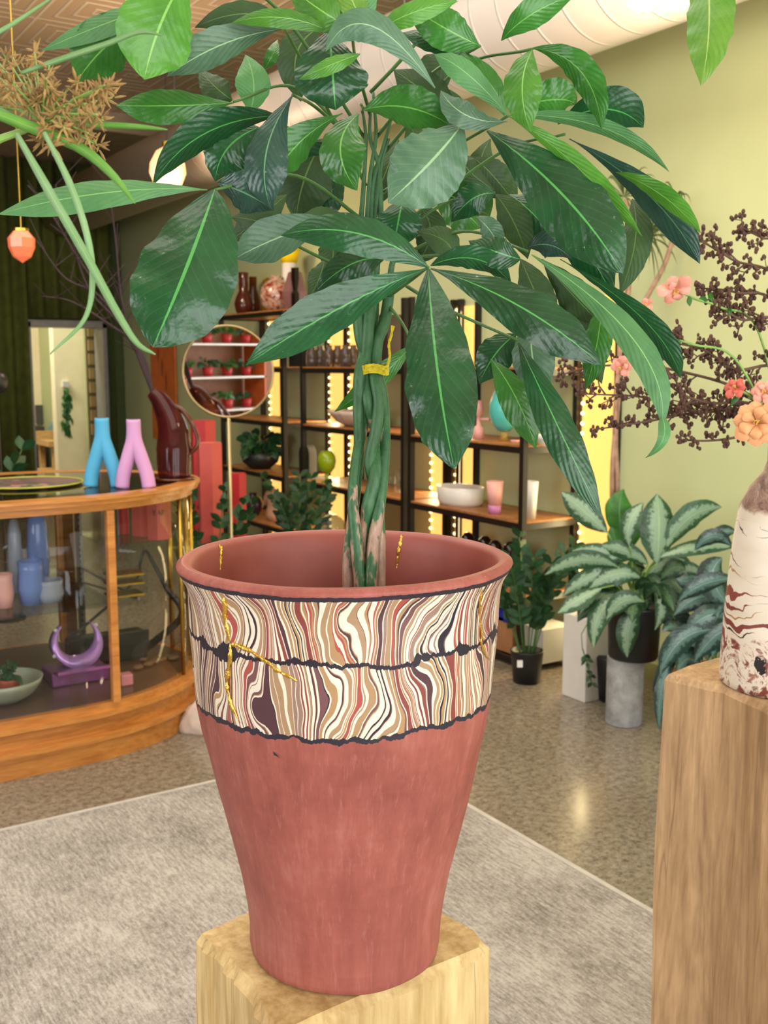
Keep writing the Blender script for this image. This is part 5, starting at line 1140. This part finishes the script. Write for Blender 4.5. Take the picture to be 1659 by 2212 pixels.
for i, pts in enumerate(([(330,850),(300,760),(240,660),(170,560),(110,460),(60,400)], [(330,850),(290,745),(262,640),(250,520),(235,400)], [(330,850),(285,740),(215,640),(140,600),(80,520)], [(330,850),(310,770),(250,690),(190,620),(150,500),(120,400)], [(330,850),(295,750),(220,690),(150,650),(90,640)])):
    tw = thing('bare_branch', oncase(335, 858), ['bare dark branch from the pitcher, reaching furthest left', 'bare dark branch from the pitcher, most upright', 'bare dark branch from the pitcher, third highest', 'bare dark branch from the pitcher, arching to the top', 'bare dark branch from the pitcher, lowest'][i], 'branch', 'bare branches in the pitcher')
    P = spline([oncase(x+0, y) for x, y in [(345, 900)]+pts], 6); n = len(P); b = MB(); b.tube(P, [lerp(4.5, 1.2, i_/(n-1))*kk for i_ in range(n)], 6); b.build('branch', M_DTW, tw, smooth=True)
    random.seed(i); b = MB()
    for j in range(12):
        q = P[random.randrange(n//3, n)]; e = q+Vector((random.uniform(-.12, .12), random.uniform(-.1, .1), random.uniform(.02, .16))); b.tube([q, e], [.0022, .0012], 4)
    b.build('twigs', M_DTW, tw)
# tray
c = gr(60, 1046, ZT); o = thing('round_tray', (c.x, c.y, ZT+.0005), 'round multicoloured tray with a yellow edge on the case', 'tray')
t = NT('tray_pattern'); v = t.coord(); n1 = t.noise(v, 9, 2); t.l(t.ramp(n1, [(.4, L('7d5a60')), (.5, L('56604c')), (.58, L('b0807c')), (.66, L('6c7a3c'))], True), t.p.inputs['Base Color']); t.p.inputs['Roughness'].default_value = .3
b = MB(); b.lathe([(0, 0), (.20, 0), (.215, .006), (.20, .008), (0, .008)], (c.x, c.y, ZT+.0005), 48); b.build('disc', t.m, o, smooth=False)
b = MB(); b.tube([(c.x+.215*cos(2*pi*k/48), c.y+.215*sin(2*pi*k/48), ZT+.008) for k in range(49)], .003, 6); b.build('edge', plain('yellow_green_edge', 'b4b83a', .5), o)
# plant and round lamp at the far left behind the case
zz('floor_plant', (.98, 5.5, 0), .13, .28, 9, .85, .36, 'dark floor plant behind the case at the left edge', M_BLACKP, 17, .11, mat=M_LDARK)
c = at(-8, 826, 6.0); o = thing('globe_lamp', (c.x, c.y, 0), 'black globe on a stand cut by the left frame edge', 'lamp'); b = MB(); b.ball(c, .07, 20, 14); b.build('globe', M_BLACKP, o, smooth=True)
b = MB(); b.tube([(c.x, c.y, 0), (c.x, c.y, c.z-.05)], .008, 8); b.build('pole', M_BLACK, o); b = MB(); b.lathe([(0, 0), (.1, 0), (.1, .015), (0, .015)], (c.x, c.y, 0), 24); b.build('base', M_BLACK, o)

# ================================================================== CORAL PEDESTALS
def hexcol(px0, px1, pyt, d_, mat, label, pybot=None):
    c = at((px0+px1)/2, pyt, d_); r = (px1-px0)/2/FPX*d_; b = MB(); b.lathe([(0, 0), (r, 0), (r, c.z), (0, c.z)], (0, 0, 0), 6, M=Matrix.Rotation(.3, 3, 'Z')); o = b.build('hexagonal_pedestal', mat); o.location = (c.x, c.y, 0); tag(o, label, 'pedestal'); return c
hexcol(410, 466, 908, 5.9, M_RED, 'taller red hexagonal pedestal left of the mirror pole')
hexcol(424, 480, 956, 5.35, M_CORAL, 'coral hexagonal pedestal right in front of the red one')
hexcol(492, 532, 1022, 5.75, M_RED, 'short red hexagonal pedestal right of the mirror pole')

# ================================================================== ROUND MIRROR
mc = at(492, 803, 4.75); MR = 98/FPX*4.75
Q = Vector((XL+.3, -.2, 1.35)); nrm = ((CAM-mc).normalized()+(Q-mc).normalized()).normalized()
o = thing('standing_mirror', (mc.x, mc.y, 0), 'round brass-rimmed mirror on a slim pole', 'mirror')
rot = nrm.to_track_quat('Z', 'Y').to_matrix(); b = MB()
M_MIR = NT('mirror_silver'); M_MIR.p.inputs['Base Color'].default_value = (.92, .92, .92, 1); M_MIR.p.inputs['Metallic'].default_value = 1; M_MIR.p.inputs['Roughness'].default_value = .01; M_MIR = M_MIR.m
sq_ = 1/max(.3, abs(nrm.dot((CAM-mc).normalized())))
b.lathe([(0, 0), (MR*.985, 0), (MR*.985, -.008), (0, -.008)], mc, 64, M=rot, sx=1); b.build('mirror_glass', M_MIR, o)
b = MB(); b.tube([mc+rot @ Vector((MR*cos(2*pi*k/64), MR*sin(2*pi*k/64), 0)) for k in range(65)], .006, 8, cap=False); b.build('rim', plain('aged_brass', 'a08c62', .35, .8), o, smooth=True)
b = MB(); b.tube([mc-Vector((0, 0, MR+.003)), (mc.x, mc.y, .012)], .008, 10); b.build('pole', plain('pale_brass', 'b9a77e', .35, .8), o, smooth=True)
b = MB(); b.lathe([(0, 0), (.09, 0), (.09, .012), (0, .014)], (mc.x, mc.y, 0), 32); b.build('base', MC['pale_brass'], o)

# what the mirror shows: white plant shelf by the left wall
o = thing('plant_shelf', (XL+.2, -.2, 0), 'white shelf of red pots by the left wall, seen only in the mirror', 'shelf')
for z in (.95, 1.3, 1.65):
    b = MB(); b.box((XL+.02, -.75, z-.02), (XL+.34, .45, z)); b.build('shelf_board', M_WHITE, o)
for y in (-.75, .43): b = MB(); b.box((XL+.02, y, 0), (XL+.34, y+.02, 1.9)); b.build('side_panel', plain('orange_panel', 'c8622c', .6), o)
n_ = 0
WORD = ['first', 'second', 'third', 'fourth', 'fifth']
for zi, z in enumerate((.95, 1.3, 1.65)):
    for k in range(4):
        c = Vector((XL+.2, -.58+k*.29, z+.0005)); p = thing('red_pot_plant', c, 'reflected green plant in a red pot, %s from the window on the %s shelf' % (WORD[k], ['lower', 'middle', 'upper'][zi]), 'plant', 'reflected red pots'); b = MB()
        b.lathe([(0, 0), (.045, 0), (.06, .10), (.055, .10), (0, .09)], c, 20); b.build('pot', M_RED, p, smooth=True); bush(p, c+Vector((0, 0, .09)), .07, .06, 14, .09, M_LMID0 if k % 2 else M_LDARK, 40+zi*5+k)

# ================================================================== ROCK
c = gr(440, 1574); random.seed(6); b = MB(); bm = bmesh.new(); bmesh.ops.create_icosphere(bm, subdivisions=4, radius=1)
import mathutils
for v_ in bm.verts:
    p = v_.co.copy(); nn = mathutils.noise.fractal(p*1.6, .9, 2.2, 4); p *= 1+.16*nn
    p.z = max(-.55, p.z); k = (p.z+.55)/1.55; w2 = 1-.68*k; v_.co = Vector((p.x*.135*w2+.03*k, p.y*.085*w2, (p.z+.55)*.115))
me = bpy.data.meshes.new('rock'); bm.to_mesh(me); bm.free(); me.materials.append(plain('pale_pink_stone', 'cbb8a8', .75, var=.16, scale=14, bump=.5))
for p in me.polygons: p.use_smooth = True
o = bpy.data.objects.new('rock', me); COL.objects.link(o); o.location = (c.x, c.y-.02, 0); o.rotation_euler = (0, 0, -.55); tag(o, 'pale pinkish rock on the floor between case and planter', 'rock')
